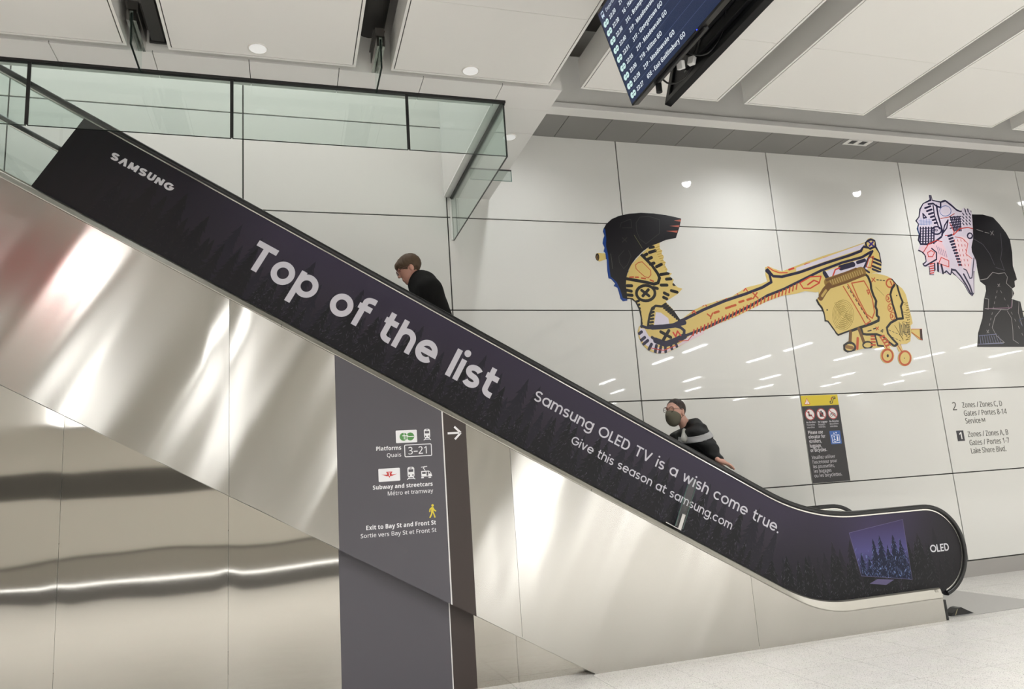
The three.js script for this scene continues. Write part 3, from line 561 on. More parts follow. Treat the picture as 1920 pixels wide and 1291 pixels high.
const ART_B_PIECES=[["pale_head","#c9bfcb",[9.195,5.435,9.244,5.438,9.248,5.362,9.398,5.344,9.47,5.375,9.57,5.358,9.663,5.247,9.745,5.208,9.824,5.266,9.857,5.234,9.902,5.256,9.959,5.217,9.941,5.031,9.897,4.771,9.856,4.663,9.857,4.513,9.871,4.386,9.83,4.29,9.786,4.248,9.708,3.923,9.658,3.877,9.602,3.932,9.544,4.066,9.482,4.132,9.43,4.185,9.355,4.226,9.331,4.196,9.224,4.227,9.194,4.206,9.056,4.266,9.02,4.193,8.94,4.194,8.955,4.315,8.868,4.32,8.845,4.359,8.916,4.401,8.913,4.49,8.866,4.537,8.803,4.556,8.866,4.655,8.837,4.717,8.875,4.812,8.855,4.895,8.896,4.966,8.856,5.017,8.934,5.088,8.972,5.206,9.056,5.3,9.183,5.359]],
["dark_head","#171519",[9.959,5.162,10.174,5.167,10.367,5.131,10.464,5.029,10.566,4.89,10.617,4.772,10.608,4.575,10.566,4.358,10.587,4.229,10.594,4.148,10.538,4.122,10.527,4.036,10.462,4.004,10.483,3.929,10.408,3.844,10.572,3.803,10.579,3.571,10.662,3.425,10.646,3.108,9.575,3.122,9.64,3.327,9.777,3.551,9.878,3.841,9.948,3.967,9.954,4.046,9.865,4.112,9.859,4.28,9.863,4.429,9.817,4.566,9.824,4.64,9.887,4.771,9.928,4.966]]];
const ART_B_LINES=[["#d8b7bf",2,1,[8.87,4.614,9.052,4.703,9.261,4.73,9.33,4.584,9.34,4.292,9.171,4.33,8.958,4.388,8.918,4.49,8.821,4.561]],
["#dcc3c8",2,1,[9.488,4.716,9.665,4.806,9.813,4.768,9.736,4.553,9.794,4.469,9.695,4.215,9.598,4.297,9.517,4.505]],
["#22203a",11,0,[9.212,5.432,9.211,5.356,9.056,5.3,8.98,5.207,8.934,5.088,8.864,5.018,8.898,4.966,8.863,4.896,8.88,4.812,8.845,4.717,8.872,4.66,8.992,4.659,9.154,4.706,9.286,4.783]],
["#22203a",11,0,[9.243,5.433,9.247,5.358,9.397,5.337,9.376,5.246,9.303,5.264,9.248,5.304,9.155,5.289]],
["#22203a",12,0,[9.397,5.337,9.492,5.359,9.593,5.288,9.681,5.216,9.757,5.202]],
["#22203a",12,0,[9.306,5.275,9.3,5.135,9.322,4.944,9.328,4.859,9.303,4.805]],
["#22203a",8,0,[9.241,5.272,9.231,5.111,9.276,4.91]],
["#22203a",11,0,[9.077,5.222,9.187,5.259]],
["#22203a",11,0,[9.102,5.176,9.201,5.208]],
["#22203a",11,0,[9.128,5.13,9.216,5.157]],
["#22203a",11,0,[9.154,5.084,9.23,5.106]],
["#22203a",11,0,[9.179,5.038,9.244,5.056]],
["#22203a",11,0,[9.205,4.993,9.258,5.005]],
["#22203a",9,0,[9.02,5.134,9.071,5.079,9.017,5.064,9.02,5.134]],
["#6f86b8",3,0,[8.921,5.024,9.165,5.044]],
["#6f86b8",3,0,[8.966,5.058,8.95,4.951]],
["#6f86b8",3,0,[8.916,5.003,9.16,5.023]],
["#6f86b8",3,0,[9.016,5.06,9.001,4.953]],
["#6f86b8",3,0,[8.911,4.981,9.156,5.001]],
["#6f86b8",3,0,[9.067,5.062,9.052,4.955]],
["#6f86b8",3,0,[8.907,4.96,9.151,4.98]],
["#6f86b8",3,0,[9.119,5.064,9.103,4.957]],
["#26456f",9,0,[8.875,4.928,8.872,4.854,8.88,4.812]],
["#22203a",10,0,[8.928,4.919,8.87,4.672]],
["#22203a",10,0,[8.979,4.921,8.92,4.674]],
["#22203a",10,0,[9.03,4.923,8.971,4.675]],
["#22203a",10,0,[9.08,4.924,9.021,4.676]],
["#22203a",10,0,[9.132,4.926,9.072,4.678]],
["#22203a",10,0,[9.183,4.928,9.123,4.679]],
["#22203a",4,0,[8.913,4.897,9.175,4.917]],
["#22203a",4,0,[8.905,4.857,9.166,4.877]],
["#22203a",4,0,[8.896,4.817,9.157,4.836]],
["#22203a",4,0,[8.888,4.777,9.148,4.796]],
["#22203a",4,0,[8.879,4.737,9.139,4.756]],
["#22203a",4,0,[8.87,4.697,9.131,4.715]],
["#22203a",9,0,[9.311,4.884,9.296,4.858,9.265,4.836,9.226,4.823,9.185,4.822,9.15,4.832,9.129,4.852,9.126,4.877,9.141,4.904,9.171,4.925,9.21,4.938,9.252,4.94,9.286,4.929,9.307,4.91,9.311,4.884]],
["#22203a",4,0,[9.24,4.888,9.23,4.877,9.211,4.872,9.194,4.876,9.189,4.886,9.199,4.897,9.218,4.902,9.235,4.898]],
["#4a66a0",4,0,[9.565,5.2,9.55,5.168,9.52,5.14,9.48,5.121,9.437,5.113,9.396,5.117,9.365,5.134,9.347,5.159,9.346,5.191,9.361,5.222,9.391,5.25,9.431,5.27,9.474,5.278,9.515,5.274,9.547,5.257,9.564,5.231,9.565,5.2]],
["#b0574a",5,0,[9.338,5.072,9.499,5.1,9.616,5.159]],
["#22203a",9,0,[9.527,5.112,9.554,4.888]],
["#22203a",9,0,[9.561,5.101,9.58,4.889]],
["#22203a",9,0,[9.601,5.115,9.606,4.89]],
["#22203a",9,0,[9.635,5.104,9.632,4.891]],
["#22203a",9,0,[9.675,5.118,9.659,4.892]],
["#22203a",9,0,[9.708,5.107,9.685,4.893]],
["#22203a",7,0,[9.524,5.097,9.738,5.121]],
["#22203a",7,0,[9.514,5.054,9.729,5.081]],
["#22203a",7,0,[9.504,5.01,9.72,5.042]],
["#22203a",7,0,[9.494,4.967,9.711,5.003]],
["#22203a",7,0,[9.484,4.924,9.701,4.964]],
["#22203a",8,0,[9.782,5.172,9.797,5.147]],
["#22203a",8,0,[9.845,5.175,9.861,5.15]],
["#22203a",8,0,[9.91,5.178,9.925,5.152]],
["#22203a",8,0,[9.769,5.12,9.784,5.094]],
["#22203a",8,0,[9.833,5.122,9.848,5.097]],
["#22203a",8,0,[9.897,5.125,9.912,5.1]],
["#22203a",8,0,[9.757,5.067,9.772,5.042]],
["#22203a",8,0,[9.821,5.07,9.836,5.045]],
["#22203a",8,0,[9.885,5.072,9.9,5.047]],
["#22203a",8,0,[9.745,5.015,9.76,4.99]],
["#22203a",8,0,[9.808,5.018,9.824,4.992]],
["#22203a",8,0,[9.872,5.02,9.887,4.995]],
["#22203a",9,0,[9.839,5.271,9.843,5.197]],
["#22203a",9,0,[9.892,5.273,9.896,5.199]],
["#22203a",9,0,[9.954,5.276,9.958,5.202]],
["#22203a",8,0,[9.323,4.838,9.42,4.926,9.476,5.056,9.391,4.968,9.323,4.838]],
["#c0392b",5,0,[9.368,4.807,9.513,4.823,9.549,4.867,9.492,5.014]],
["#c0392b",6,0,[9.526,4.823,9.666,4.924,9.83,4.951,9.918,4.933]],
["#22203a",9,0,[9.885,4.82,9.874,4.798,9.853,4.782,9.827,4.775,9.805,4.78,9.791,4.795,9.79,4.817,9.802,4.839,9.823,4.855,9.848,4.862,9.87,4.857,9.884,4.841,9.885,4.82]],
["#22203a",12,0,[9.417,4.798,9.492,4.822]],
["#22203a",12,0,[9.428,4.754,9.499,4.775]],
["#22203a",12,0,[9.438,4.71,9.507,4.729]],
["#22203a",12,0,[9.449,4.666,9.514,4.683]],
["#22203a",12,0,[9.459,4.622,9.522,4.636]],
["#22203a",12,0,[9.469,4.578,9.529,4.59]],
["#22203a",12,0,[9.48,4.534,9.536,4.544]],
["#22203a",12,0,[9.49,4.49,9.544,4.497]],
["#22203a",12,0,[9.501,4.446,9.551,4.451]],
["#22203a",12,0,[9.511,4.402,9.558,4.405]],
["#22203a",12,0,[9.522,4.358,9.566,4.359]],
["#c0392b",4,0,[9.545,4.792,9.683,4.775,9.768,4.692,9.691,4.531,9.792,4.459]],
["#c0392b",4,0,[9.522,4.749,9.523,4.721]],
["#c0392b",4,0,[9.584,4.75,9.586,4.723]],
["#c0392b",4,0,[9.647,4.752,9.648,4.725]],
["#c0392b",4,0,[9.71,4.754,9.711,4.727]],
["#c0392b",4,0,[9.52,4.672,9.521,4.645]],
["#c0392b",4,0,[9.582,4.674,9.583,4.646]],
["#c0392b",4,0,[9.645,4.676,9.646,4.648]],
["#c0392b",4,0,[9.708,4.678,9.709,4.65]],
["#c0392b",4,0,[9.517,4.596,9.519,4.568]],
["#c0392b",4,0,[9.58,4.598,9.581,4.57]],
["#c0392b",4,0,[9.642,4.599,9.644,4.572]],
["#c0392b",4,0,[9.705,4.601,9.707,4.573]],
["#c0392b",4,0,[9.515,4.52,9.517,4.492]],
["#c0392b",4,0,[9.578,4.521,9.579,4.494]],
["#c0392b",4,0,[9.64,4.523,9.642,4.495]],
["#c0392b",4,0,[9.703,4.524,9.704,4.497]],
["#c0392b",4,0,[9.513,4.444,9.515,4.417]],
["#c0392b",4,0,[9.575,4.445,9.577,4.418]],
["#c0392b",4,0,[9.638,4.447,9.639,4.419]],
["#c0392b",4,0,[9.701,4.448,9.702,4.421]],
["#c0392b",4,0,[9.511,4.368,9.513,4.341]],
["#c0392b",4,0,[9.573,4.37,9.575,4.342]],
["#c0392b",4,0,[9.636,4.371,9.637,4.344]],
["#c0392b",4,0,[9.698,4.372,9.7,4.345]],
["#22203a",9,0,[8.821,4.561,8.889,4.531,8.923,4.48,8.915,4.397,8.851,4.355,8.882,4.324,9.118,4.433,9.142,4.538,9.067,4.598]],
["#c0392b",5,0,[8.977,4.533,9.047,4.567,9.104,4.537,9.052,4.473,8.976,4.471,8.977,4.533]],
["#c0392b",5,0,[8.904,4.542,9.017,4.66,9.184,4.728,9.282,4.709]],
["#c0392b",5,0,[9.143,4.371,9.214,4.466,9.343,4.417,9.322,4.323,9.155,4.371]],
["#5c5f80",3,0,[9.165,4.643,9.188,4.518]],
["#5c5f80",3,0,[9.201,4.623,9.221,4.506]],
["#5c5f80",3,0,[9.237,4.603,9.254,4.494]],
["#5c5f80",3,0,[9.274,4.583,9.287,4.483]],
["#5c5f80",3,0,[9.31,4.563,9.32,4.471]],
["#c0392b",7,0,[8.981,4.357,9.054,4.369]],
["#c0392b",7,0,[8.974,4.322,9.046,4.334]],
["#c0392b",7,0,[8.966,4.287,9.038,4.299]],
["#c0392b",7,0,[8.958,4.252,9.031,4.263]],
["#c0392b",7,0,[8.95,4.217,9.023,4.228]],
["#22203a",10,0,[9.067,4.369,9.049,4.255]],
["#22203a",14,0,[9.13,4.371,9.107,4.246]],
["#22203a",14,0,[9.189,4.351,9.195,4.21]],
["#22203a",8,0,[8.955,4.315,8.94,4.194,9.02,4.193]],
["#22203a",9,0,[9.195,4.21,9.261,4.259,9.331,4.196,9.371,4.292]],
["#22203a",12,0,[9.368,4.282,9.438,4.273,9.508,4.191,9.59,4.046,9.638,3.922,9.675,3.912,9.652,4.036,9.578,4.213]],
["#22203a",8,0,[9.653,3.877,9.602,3.932,9.544,4.066,9.439,4.169,9.361,4.251]],
["#22203a",8,0,[9.783,4.258,9.713,3.933,9.653,3.877]],
["#22203a",7,0,[9.598,4.297,9.645,4.277,9.68,4.152,9.721,4.163,9.834,4.47]],
["#8d8a88",4,0,[9.994,4.921,10.108,4.896]],
["#8d8a88",4,0,[10.145,4.883,10.223,4.872]],
["#8d8a88",4,0,[10.257,4.902,10.31,4.845]],
["#8d8a88",4,0,[10.313,4.91,10.25,4.843]],
["#55525a",3.5,0,[9.881,4.781,10.058,4.69,10.155,4.542,10.206,4.372]],
["#55525a",3.5,0,[10.453,4.876,10.414,4.613,10.349,4.461,10.381,4.29,10.222,4.33]],
["#8d8a88",4,0,[9.856,4.129,10.006,4.152,10.142,4.254,10.252,4.234,10.377,4.251,10.414,4.184,10.368,4.087,10.462,4.004,10.429,3.845,10.391,3.729,10.285,3.676,9.869,3.696]],
["#74566a",5,0,[9.869,3.696,10.132,3.701,10.373,3.708,10.408,3.823]],
["#8d8a88",3.5,0,[10.159,3.969,10.143,3.937]],
["#8d8a88",3.5,0,[10.226,3.969,10.239,3.936]],
["#8d8a88",3.5,0,[10.114,3.884,10.099,3.853]],
["#8d8a88",3.5,0,[10.267,3.86,10.28,3.827]],
["#8d8a88",3.5,0,[10.07,3.8,10.054,3.769]],
["#8d8a88",3.5,0,[10.309,3.751,10.322,3.718]],
["#8d8a88",3.5,0,[10.025,3.717,10.01,3.686]],
["#8d8a88",3.5,0,[10.351,3.643,10.364,3.609]],
["#8d8a88",3.5,0,[9.981,3.634,9.966,3.603]],
["#8d8a88",3.5,0,[10.392,3.534,10.405,3.501]],
["#8d8a88",3.5,0,[9.937,3.551,9.922,3.52]],
["#8d8a88",3.5,0,[10.434,3.426,10.447,3.392]],
["#8d8a88",3.5,0,[9.894,3.469,9.878,3.438]],
["#8d8a88",3.5,0,[10.475,3.317,10.488,3.284]],
["#8d8a88",4,0,[10.192,4.07,10.229,4.037]],
["#8d8a88",4,0,[10.234,4.075,10.188,4.032]],
["#8d8a88",4,0,[9.809,3.367,9.843,3.326]],
["#8d8a88",4,0,[9.849,3.371,9.804,3.326]],
["#8d8a88",4,0,[9.894,3.851,9.961,3.837,9.918,3.685,9.856,3.696]],
["#8d8a88",4,0,[10.168,3.686,10.021,3.572,9.923,3.407,9.976,3.284,10.101,3.181,9.713,3.165]],
["#8d8a88",4,0,[10.279,3.655,10.333,3.551,10.311,3.364,10.28,3.22,10.367,3.167]],
["#8d8a88",4,0,[10.545,3.803,10.488,3.634,10.514,3.425]],
["#6d7390",4,0,[9.646,3.287,9.982,3.309]],
["#6d7390",4,0,[9.605,3.162,10.078,3.171]],
["#6d7390",3.5,0,[9.661,3.287,9.651,3.169]],
["#6d7390",3.5,0,[9.705,3.286,9.699,3.169]],
["#6d7390",3.5,0,[9.748,3.286,9.748,3.168]],
["#6d7390",3.5,0,[9.792,3.286,9.797,3.168]],
["#6d7390",3.5,0,[9.836,3.285,9.845,3.167]],
["#6d7390",3.5,0,[9.88,3.285,9.894,3.167]],
["#6d7390",3.5,0,[9.924,3.284,9.944,3.166]],
["#6d7390",3.5,0,[9.968,3.284,9.993,3.165]],
["#6d7390",3.5,0,[10.012,3.284,10.042,3.165]],
["#3c4a66",4,0,[10.571,3.55,10.471,3.519,10.514,3.425]]];
// ------------------------------------------------------------------ hanging glass smoke baffles
{
  const f = thing('glass_baffle', 'long clear glass smoke curtain hanging under the front edge of the escalator opening', 'glass baffle', null, [0, 4.505, -5.93]);
  const xs = [-6.16, -4.72, -3.28, -1.843, -0.4, 1.03, 1.915];
  for (let i = 0; i + 1 < xs.length; i++) part('pane', bx(xs[i] + 0.004, xs[i + 1] - 0.004, 0, 0.52, -0.006, 0.006), M.baffle, f);
  for (let i = 0; i + 1 < xs.length; i++) part('pane_edge', bx(xs[i] + 0.004, xs[i + 1] - 0.004, -0.003, 0, -0.006, 0.006), M.glassEdge, f);
  for (let i = 1; i + 1 < xs.length; i++) part('joint_strip', bx(xs[i] - 0.013, xs[i] + 0.013, 0, 0.52, 0.0062, 0.012), M.black, f);
  part('top_channel', bx(xs[0], 1.93, 0.512, 0.535, -0.018, 0.018), M.black, f);
  const s = thing('glass_baffle', 'short clear glass smoke curtain running from the corner back to the panel wall', 'glass baffle', null, [1.915, 4.505, -7.07]);
  part('pane', bx(-0.006, 0.006, 0, 0.52, -1.14, 1.128), M.baffle, s);
  part('pane_edge', merge([bx(-0.007, 0.007, -0.004, 0, -1.14, 1.134), bx(-0.007, 0.007, 0, 0.52, 1.128, 1.136)]), M.glassEdge, s);
  part('top_channel', bx(-0.02, 0.02, 0.512, 0.535, -1.14, 1.12), M.black, s);
  part('wall_bracket', bx(-0.03, -0.012, 0.0, 0.52, -1.14, -1.12), M.white, s);
  const c = thing('glass_plate', 'small clear glass plate hanging crosswise from the soffit frame near the wall', 'glass baffle', null, [2.17, 4.91, -7.36]);
  part('pane', bx(-0.235, 0.235, 0, 0.13, -0.005, 0.005), M.baffle, c);
  part('pane_edge', merge([bx(-0.235, 0.24, -0.003, 0, -0.005, 0.005), bx(0.235, 0.24, 0, 0.13, -0.005, 0.005)]), M.glassEdgeLight, c);
  part('top_channel', bx(-0.235, 0.24, 0.118, 0.13, -0.007, 0.007), M.black, c);
  [[-1.03, 'the gap with the square duct'], [0.735, 'the gap between two downlights']].forEach(([x, where]) => {
    const t = thing('glass_fin', `clear glass fin in a metal channel hanging in ${where}`, 'glass baffle', null, [x, 4.865, -5.475]);
    part('pane', bx(-0.006, 0.006, 0, 0.23, -0.19, 0.186), M.baffle, t);
    part('pane_edge', merge([bx(-0.0065, 0.0065, -0.006, 0, -0.19, 0.19), bx(-0.0065, 0.0065, 0, 0.24, 0.186, 0.192)]), M.glassEdge, t);
    part('channel', merge([bx(-0.032, -0.012, 0.175, 0.25, -0.19, 0.2), bx(0.012, 0.032, 0.175, 0.25, -0.19, 0.2), bx(-0.032, 0.032, 0.25, 0.262, -0.19, 0.2)]), M.chrome, t);
    part('bracket', merge([bx(-0.035, 0.035, 0.262, 0.36, -0.19, 0.16), bx(-0.045, 0.045, 0.36, 0.37, -0.19, 0.12)]), std(0x55524e, 0.6), t);
  });
  const b = thing('duct', 'dark grey square duct running above the leftmost ceiling gap', 'duct', null, [-0.905, 5.1, -5.0]);
  part('duct_body', bx(-0.045, 0.045, 0, 0.2, -0.6, 2.5), std(0x3a3937, 0.7), b); part('flange', bx(-0.06, 0.06, -0.012, 0.212, -0.62, -0.6), std(0x262524, 0.7), b);
  const d2 = thing('duct', 'round dark duct crossing the void above the gap beside the screens', 'duct', null, [0.69, 5.5, -4.7]);
  const g = new THREE.CylinderGeometry(0.14, 0.14, 2.4, 20); g.rotateX(Math.PI / 2); part('duct_body', g, std(0x3f3d3b, 0.6), d2);
  const gr = new THREE.TorusGeometry(0.145, 0.012, 8, 24); gr.translate(0, 0, 0.3); part('clamp_ring', gr, std(0x8c8a86, 0.4), d2);
  const d3 = thing('cable_tray', 'grey metal cable tray crossing the dark void beside the soffit frame', 'cable tray', null, [3.2, 6.62, -6.6]);
  part('tray', bx(-0.9, 0.9, 0, 0.05, -0.06, 0.06), std(0x6b6763, 0.5), d3); part('hanger', merge([bx(-0.7, -0.68, 0.05, 0.88, -0.01, 0.01), bx(0.68, 0.7, 0.05, 0.88, -0.01, 0.01)]), std(0x6b6763, 0.5), d3);
  // vent in the dark soffit
  const v = thing('ceiling_vent', 'white framed air vent with two dark slots in the grey soffit', 'vent', null, [7.565, 5.925, -7.715]);
  part('frame', merge([bx(-0.2, 0.2, -0.012, 0, -0.075, -0.05), bx(-0.2, 0.2, -0.012, 0, 0.05, 0.07), bx(-0.2, -0.135, -0.012, 0, -0.05, 0.05), bx(0.135, 0.2, -0.012, 0, -0.05, 0.05), bx(-0.035, 0.035, -0.012, 0, -0.05, 0.05)]), M.white, v);
  for (const x of [-0.085, 0.085]) part('slot', bx(x - 0.05, x + 0.05, -0.004, 0, -0.05, 0.05), M.black, v);
}
// ------------------------------------------------------------------ stroke lettering (geometric sans), drawn with y up in the canvas
const XH = 0.8;
function glyph(ch, w) {
  const h = w / 2, r = XH / 2 - h, P = []; let adv = 0.5;
  const L = (...p) => P.push(p), A = (cx, cy, rx, ry, a, b, pre = [], post = []) => { const q = [...pre]; const n = 30; if (Math.abs(b - a) === 360) q.closed = true; for (let i = 0; i <= n; i++) { const t = (a + (b - a) * i / n) * Math.PI / 180; q.push([cx + rx * Math.cos(t), cy + ry * Math.sin(t)]); } const o = [...q, ...post]; o.closed = q.closed; P.push(o); };
  const S = (H, rx) => { const ry = (H - w) / 4, cx = rx + h; const q = []; for (let i = 0; i <= 18; i++) { const t = (32 + i * 238 / 18) * Math.PI / 180; q.push([cx + rx * Math.cos(t), H - h - ry + ry * Math.sin(t)]); } for (let i = 0; i <= 18; i++) { const t = (90 - i * 238 / 18) * Math.PI / 180; q.push([cx + rx * Math.cos(t), h + ry + ry * Math.sin(t)]); } P.push(q); adv = 2 * rx + w; };
  const arch = (x, ra, top) => A(x + ra, XH - h - ra, ra, ra, 180, 0, [[x, 0]], [[x + 2 * ra, 0]]);
  switch (ch) {
    case 'T': L([0, 1 - h], [0.74, 1 - h]); L([0.37, 1 - h], [0.37, 0]); adv = 0.74; break;
    case 'o': A(h + r, XH / 2, r, r, 0, 360); adv = XH; break;
    case 'p': L([h, XH], [h, -0.36]); A(h + r, XH / 2, r, r, 0, 360); adv = XH; break;
    case 'a': A(h + r, XH / 2, r, r, 0, 360); L([h + 2 * r, XH], [h + 2 * r, 0]); adv = XH; break;
    case 'g': A(h + r, XH / 2, r, r, 0, 360); A(h + r, -0.02, r, 0.26, 0, -150, [[h + 2 * r, XH]]); adv = XH; break;
    case 'f': A(0.42, 0.78 + h, 0.24, 0.24 - h, 90, 180, [[0.52, 1.02]], [[0.18, 0]]); L([0, XH - h], [0.5, XH - h]); adv = 0.5; break;
    case 't': A(0.4, 0.24, 0.22, 0.24 - h, 180, 270, [[0.18, 1.02]], [[0.5, h]]); L([0, XH - h], [0.5, XH - h]); adv = 0.5; break;
    case 'h': L([h, 1.02], [h, 0]); arch(h, 0.255); adv = 0.51 + w; break;
    case 'n': L([h, XH], [h, 0]); arch(h, 0.255); adv = 0.51 + w; break;
    case 'm': L([h, XH], [h, 0]); arch(h, 0.23); arch(h + 0.46, 0.23); adv = 0.92 + w; break;
    case 'r': L([h, XH], [h, 0]); A(h + 0.27, XH - h - 0.27, 0.27, 0.27, 180, 80); adv = 0.36 + h; break;
    case 'u': A(h + 0.255, h + 0.255, 0.255, 0.255, 180, 360, [[h, XH]], [[h + 0.51, XH]]); L([h + 0.51, XH], [h + 0.51, 0]); adv = 0.51 + w; break;
    case 'e': A(h + r, XH / 2, r, r, 0, 318, [[h, XH / 2]]); adv = XH; break;
    case 'c': A(h + r, XH / 2, r, r, 45, 315); adv = XH * 0.9; break;
    case 's': S(XH, 0.225); break;
    case 'S': S(1, 0.27); break;
    case 'l': L([h, 1.02], [h, 0]); adv = w; break;
    case 'i': L([h, XH - 0.02], [h, 0]); P.push({ dot: [h, 1.02] }); adv = w; break;
    case '.': P.push({ dot: [h * 1.1, h] }); adv = w * 1.2; break;
    case 'v': L([h, XH], [0.36, h * 0.6], [0.72 - h, XH]); adv = 0.72; break;
    case 'w': L([h, XH], [0.3, h], [0.53, XH - 0.04], [0.76, h], [1.06 - h, XH]); adv = 1.06; break;
    case 'V': L([h, 1], [0.42, h * 0.6], [0.84 - h, 1]); adv = 0.84; break;
    case 'O': A(0.5, 0.5, 0.5 - h, 0.5 - h, 0, 360); adv = 1; break;
    case 'L': L([h, 1], [h, h], [0.52, h]); adv = 0.52; break;
    case 'E': L([0.54, 1 - h], [h, 1 - h], [h, h], [0.54, h]); L([h, 0.5], [0.5, 0.5]); adv = 0.56; break;
    case 'D': A(0.34, 0.5, 0.42 - h, 0.5 - h, 90, -90, [[h, h], [h, 1 - h]], [[h, h]]); adv = 0.78; break;
    case 'G': A(0.5, 0.5, 0.5 - h, 0.5 - h, 45, 360, [], [[0.52, 0.5]]); adv = 0.98; break;
    case 'A': L([h * 0.9, 0], [0.42, 1 - h * 0.5], [0.84 - h * 0.9, 0]); adv = 0.84; break;      // no crossbar
    case 'M': L([h, 0], [h, 1 - h * 0.6], [0.47, h], [0.94 - h, 1 - h * 0.6], [0.94 - h, 0]); adv = 0.94; break;
    case 'U': A(0.38, 0.36, 0.38 - h, 0.36 - h, 180, 360, [[h, 1]], [[0.76 - h, 1]]); adv = 0.76; break;
    case 'N': L([h, 0], [h, 1 - h], [0.78 - h, h], [0.78 - h, 1]); adv = 0.78; break;
    case ' ': adv = 0.36; break;
  }
  return { P, adv };
}
// text between x and x + len (metres), baseline y, cap height cap; ctx already maps metres with y up
function strokeText(c, str, x, y, cap, weight, len, gap, color) {
  const gs = [...str].map((ch) => glyph(ch, weight)); let total = 0; gs.forEach((g, i) => { total += g.adv + (i + 1 < gs.length ? gap : 0); });
  const sx = len / (total * cap);
  c.save(); c.translate(x, y); c.scale(cap * sx, cap); c.strokeStyle = c.fillStyle = color; c.lineWidth = weight; c.lineCap = 'butt'; c.lineJoin = 'miter'; c.miterLimit = 2.2;
  let p = 0;
  for (const g of gs) {
    c.save(); c.translate(p, 0);
    for (const q of g.P) { c.beginPath(); if (q.dot) { c.arc(q.dot[0], q.dot[1], weight * 0.62, 0, 7); c.fill(); } else { q.forEach((a, i) => (i ? c.lineTo(a[0], a[1]) : c.moveTo(a[0], a[1]))); if (q.closed) c.closePath(); c.stroke(); } }
    c.restore(); p += g.adv + gap;
  }
  c.restore();
}
// a printed spruce: jagged tiers, some frosted twigs
function spruce(c, x, y, h, dark, frost, alpha) {
  const w = h * (0.2 + rnd() * 0.07); c.fillStyle = dark; c.beginPath(); c.moveTo(x, y + h);
  const n = 11; for (let i = 1; i <= n; i++) { const t = i / n, ww = w * Math.pow(t, 0.85); c.lineTo(x + ww * (0.75 + rnd() * 0.5), y + h * (1 - t) - h * 0.015 * rnd()); c.lineTo(x + ww * 0.55, y + h * (1 - t) + h * 0.012); }
  for (let i = n; i >= 1; i--) { const t = i / n, ww = w * Math.pow(t, 0.85); c.lineTo(x - ww * 0.55, y + h * (1 - t) + h * 0.012); c.lineTo(x - ww * (0.75 + rnd() * 0.5), y + h * (1 - t) - h * 0.015 * rnd()); }
  c.closePath(); c.fill();
  c.lineCap = 'round';
  for (let i = 0; i < 70 * (frost ? 1 : 0); i++) { const t = Math.pow(rnd(), 0.7), s = (rnd() * 2 - 1), ww = w * Math.pow(t, 0.85) * 0.95; const a = x + s * ww, b = y + h * (1 - t); c.strokeStyle = frost; c.globalAlpha = alpha * (0.3 + rnd() * 0.7); c.lineWidth = h * (0.004 + rnd() * 0.007); c.beginPath(); c.moveTo(a, b); c.lineTo(a + Math.sign(s) * h * 0.018, b - h * (0.012 + rnd() * 0.028)); c.stroke(); }
  c.globalAlpha = 1;
}
const INK = '#e4e1ea';
// artwork of the banner along the incline, in (s along the slope, n across it)
function inclinePrint(c) {
  reseed(5);
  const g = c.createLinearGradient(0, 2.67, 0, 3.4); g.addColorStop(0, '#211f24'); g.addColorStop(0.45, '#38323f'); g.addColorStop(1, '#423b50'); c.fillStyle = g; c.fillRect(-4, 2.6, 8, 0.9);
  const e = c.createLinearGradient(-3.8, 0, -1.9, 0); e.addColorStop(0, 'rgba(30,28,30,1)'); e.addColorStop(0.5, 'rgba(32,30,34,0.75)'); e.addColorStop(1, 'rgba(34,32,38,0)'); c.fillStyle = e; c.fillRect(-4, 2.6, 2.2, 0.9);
  for (let i = 0; i < 26; i++) { c.fillStyle = `rgba(190,185,205,${0.1 + rnd() * 0.3})`; c.beginPath(); c.arc(-1.5 + rnd() * 4.8, 3.15 + rnd() * 0.22, 0.002, 0, 7); c.fill(); }
  for (let i = 0; i < 60; i++) { const s = -3.6 + i * 0.118 + rnd() * 0.05, hh = 0.36 + rnd() * 0.3; spruce(c, s, 2.62, hh, s < -2.3 ? '#1f1d20' : '#27242e', s < -1.9 ? null : '#4a4658', 0.35); }
  for (let i = 0; i < 64; i++) { const s = -3.3 + i * 0.108 + rnd() * 0.06, hh = 0.26 + rnd() * 0.32; spruce(c, s, 2.58, hh, '#1c1a1f', s < -1.9 ? '#403e42' : '#777386', s < -1.9 ? 0.35 : 0.6); }
  strokeText(c, 'SAMSUNG', -3.42, 3.181, 0.066, 0.27, 0.545, 0.13, '#e2e0e4');
  strokeText(c, 'Top of the list', -2.074, 2.922, 0.262, 0.203, 2.376, 0.1, INK);
  strokeText(c, 'Samsung OLED TV is a wish come true.', 0.66, 3.104, 0.1, 0.15, 2.745, 0.11, INK);
  strokeText(c, 'Give this season at samsung.com', 1.145, 2.915, 0.077, 0.15, 1.78, 0.11, INK);
}
const SPLIT = [-3.755, -0.5, 2.8];
const N0 = 2.672, N1 = 3.384;
const fromSN = (s, n) => [s * C30 + n * 0.5, -s * 0.5 + n * C30];
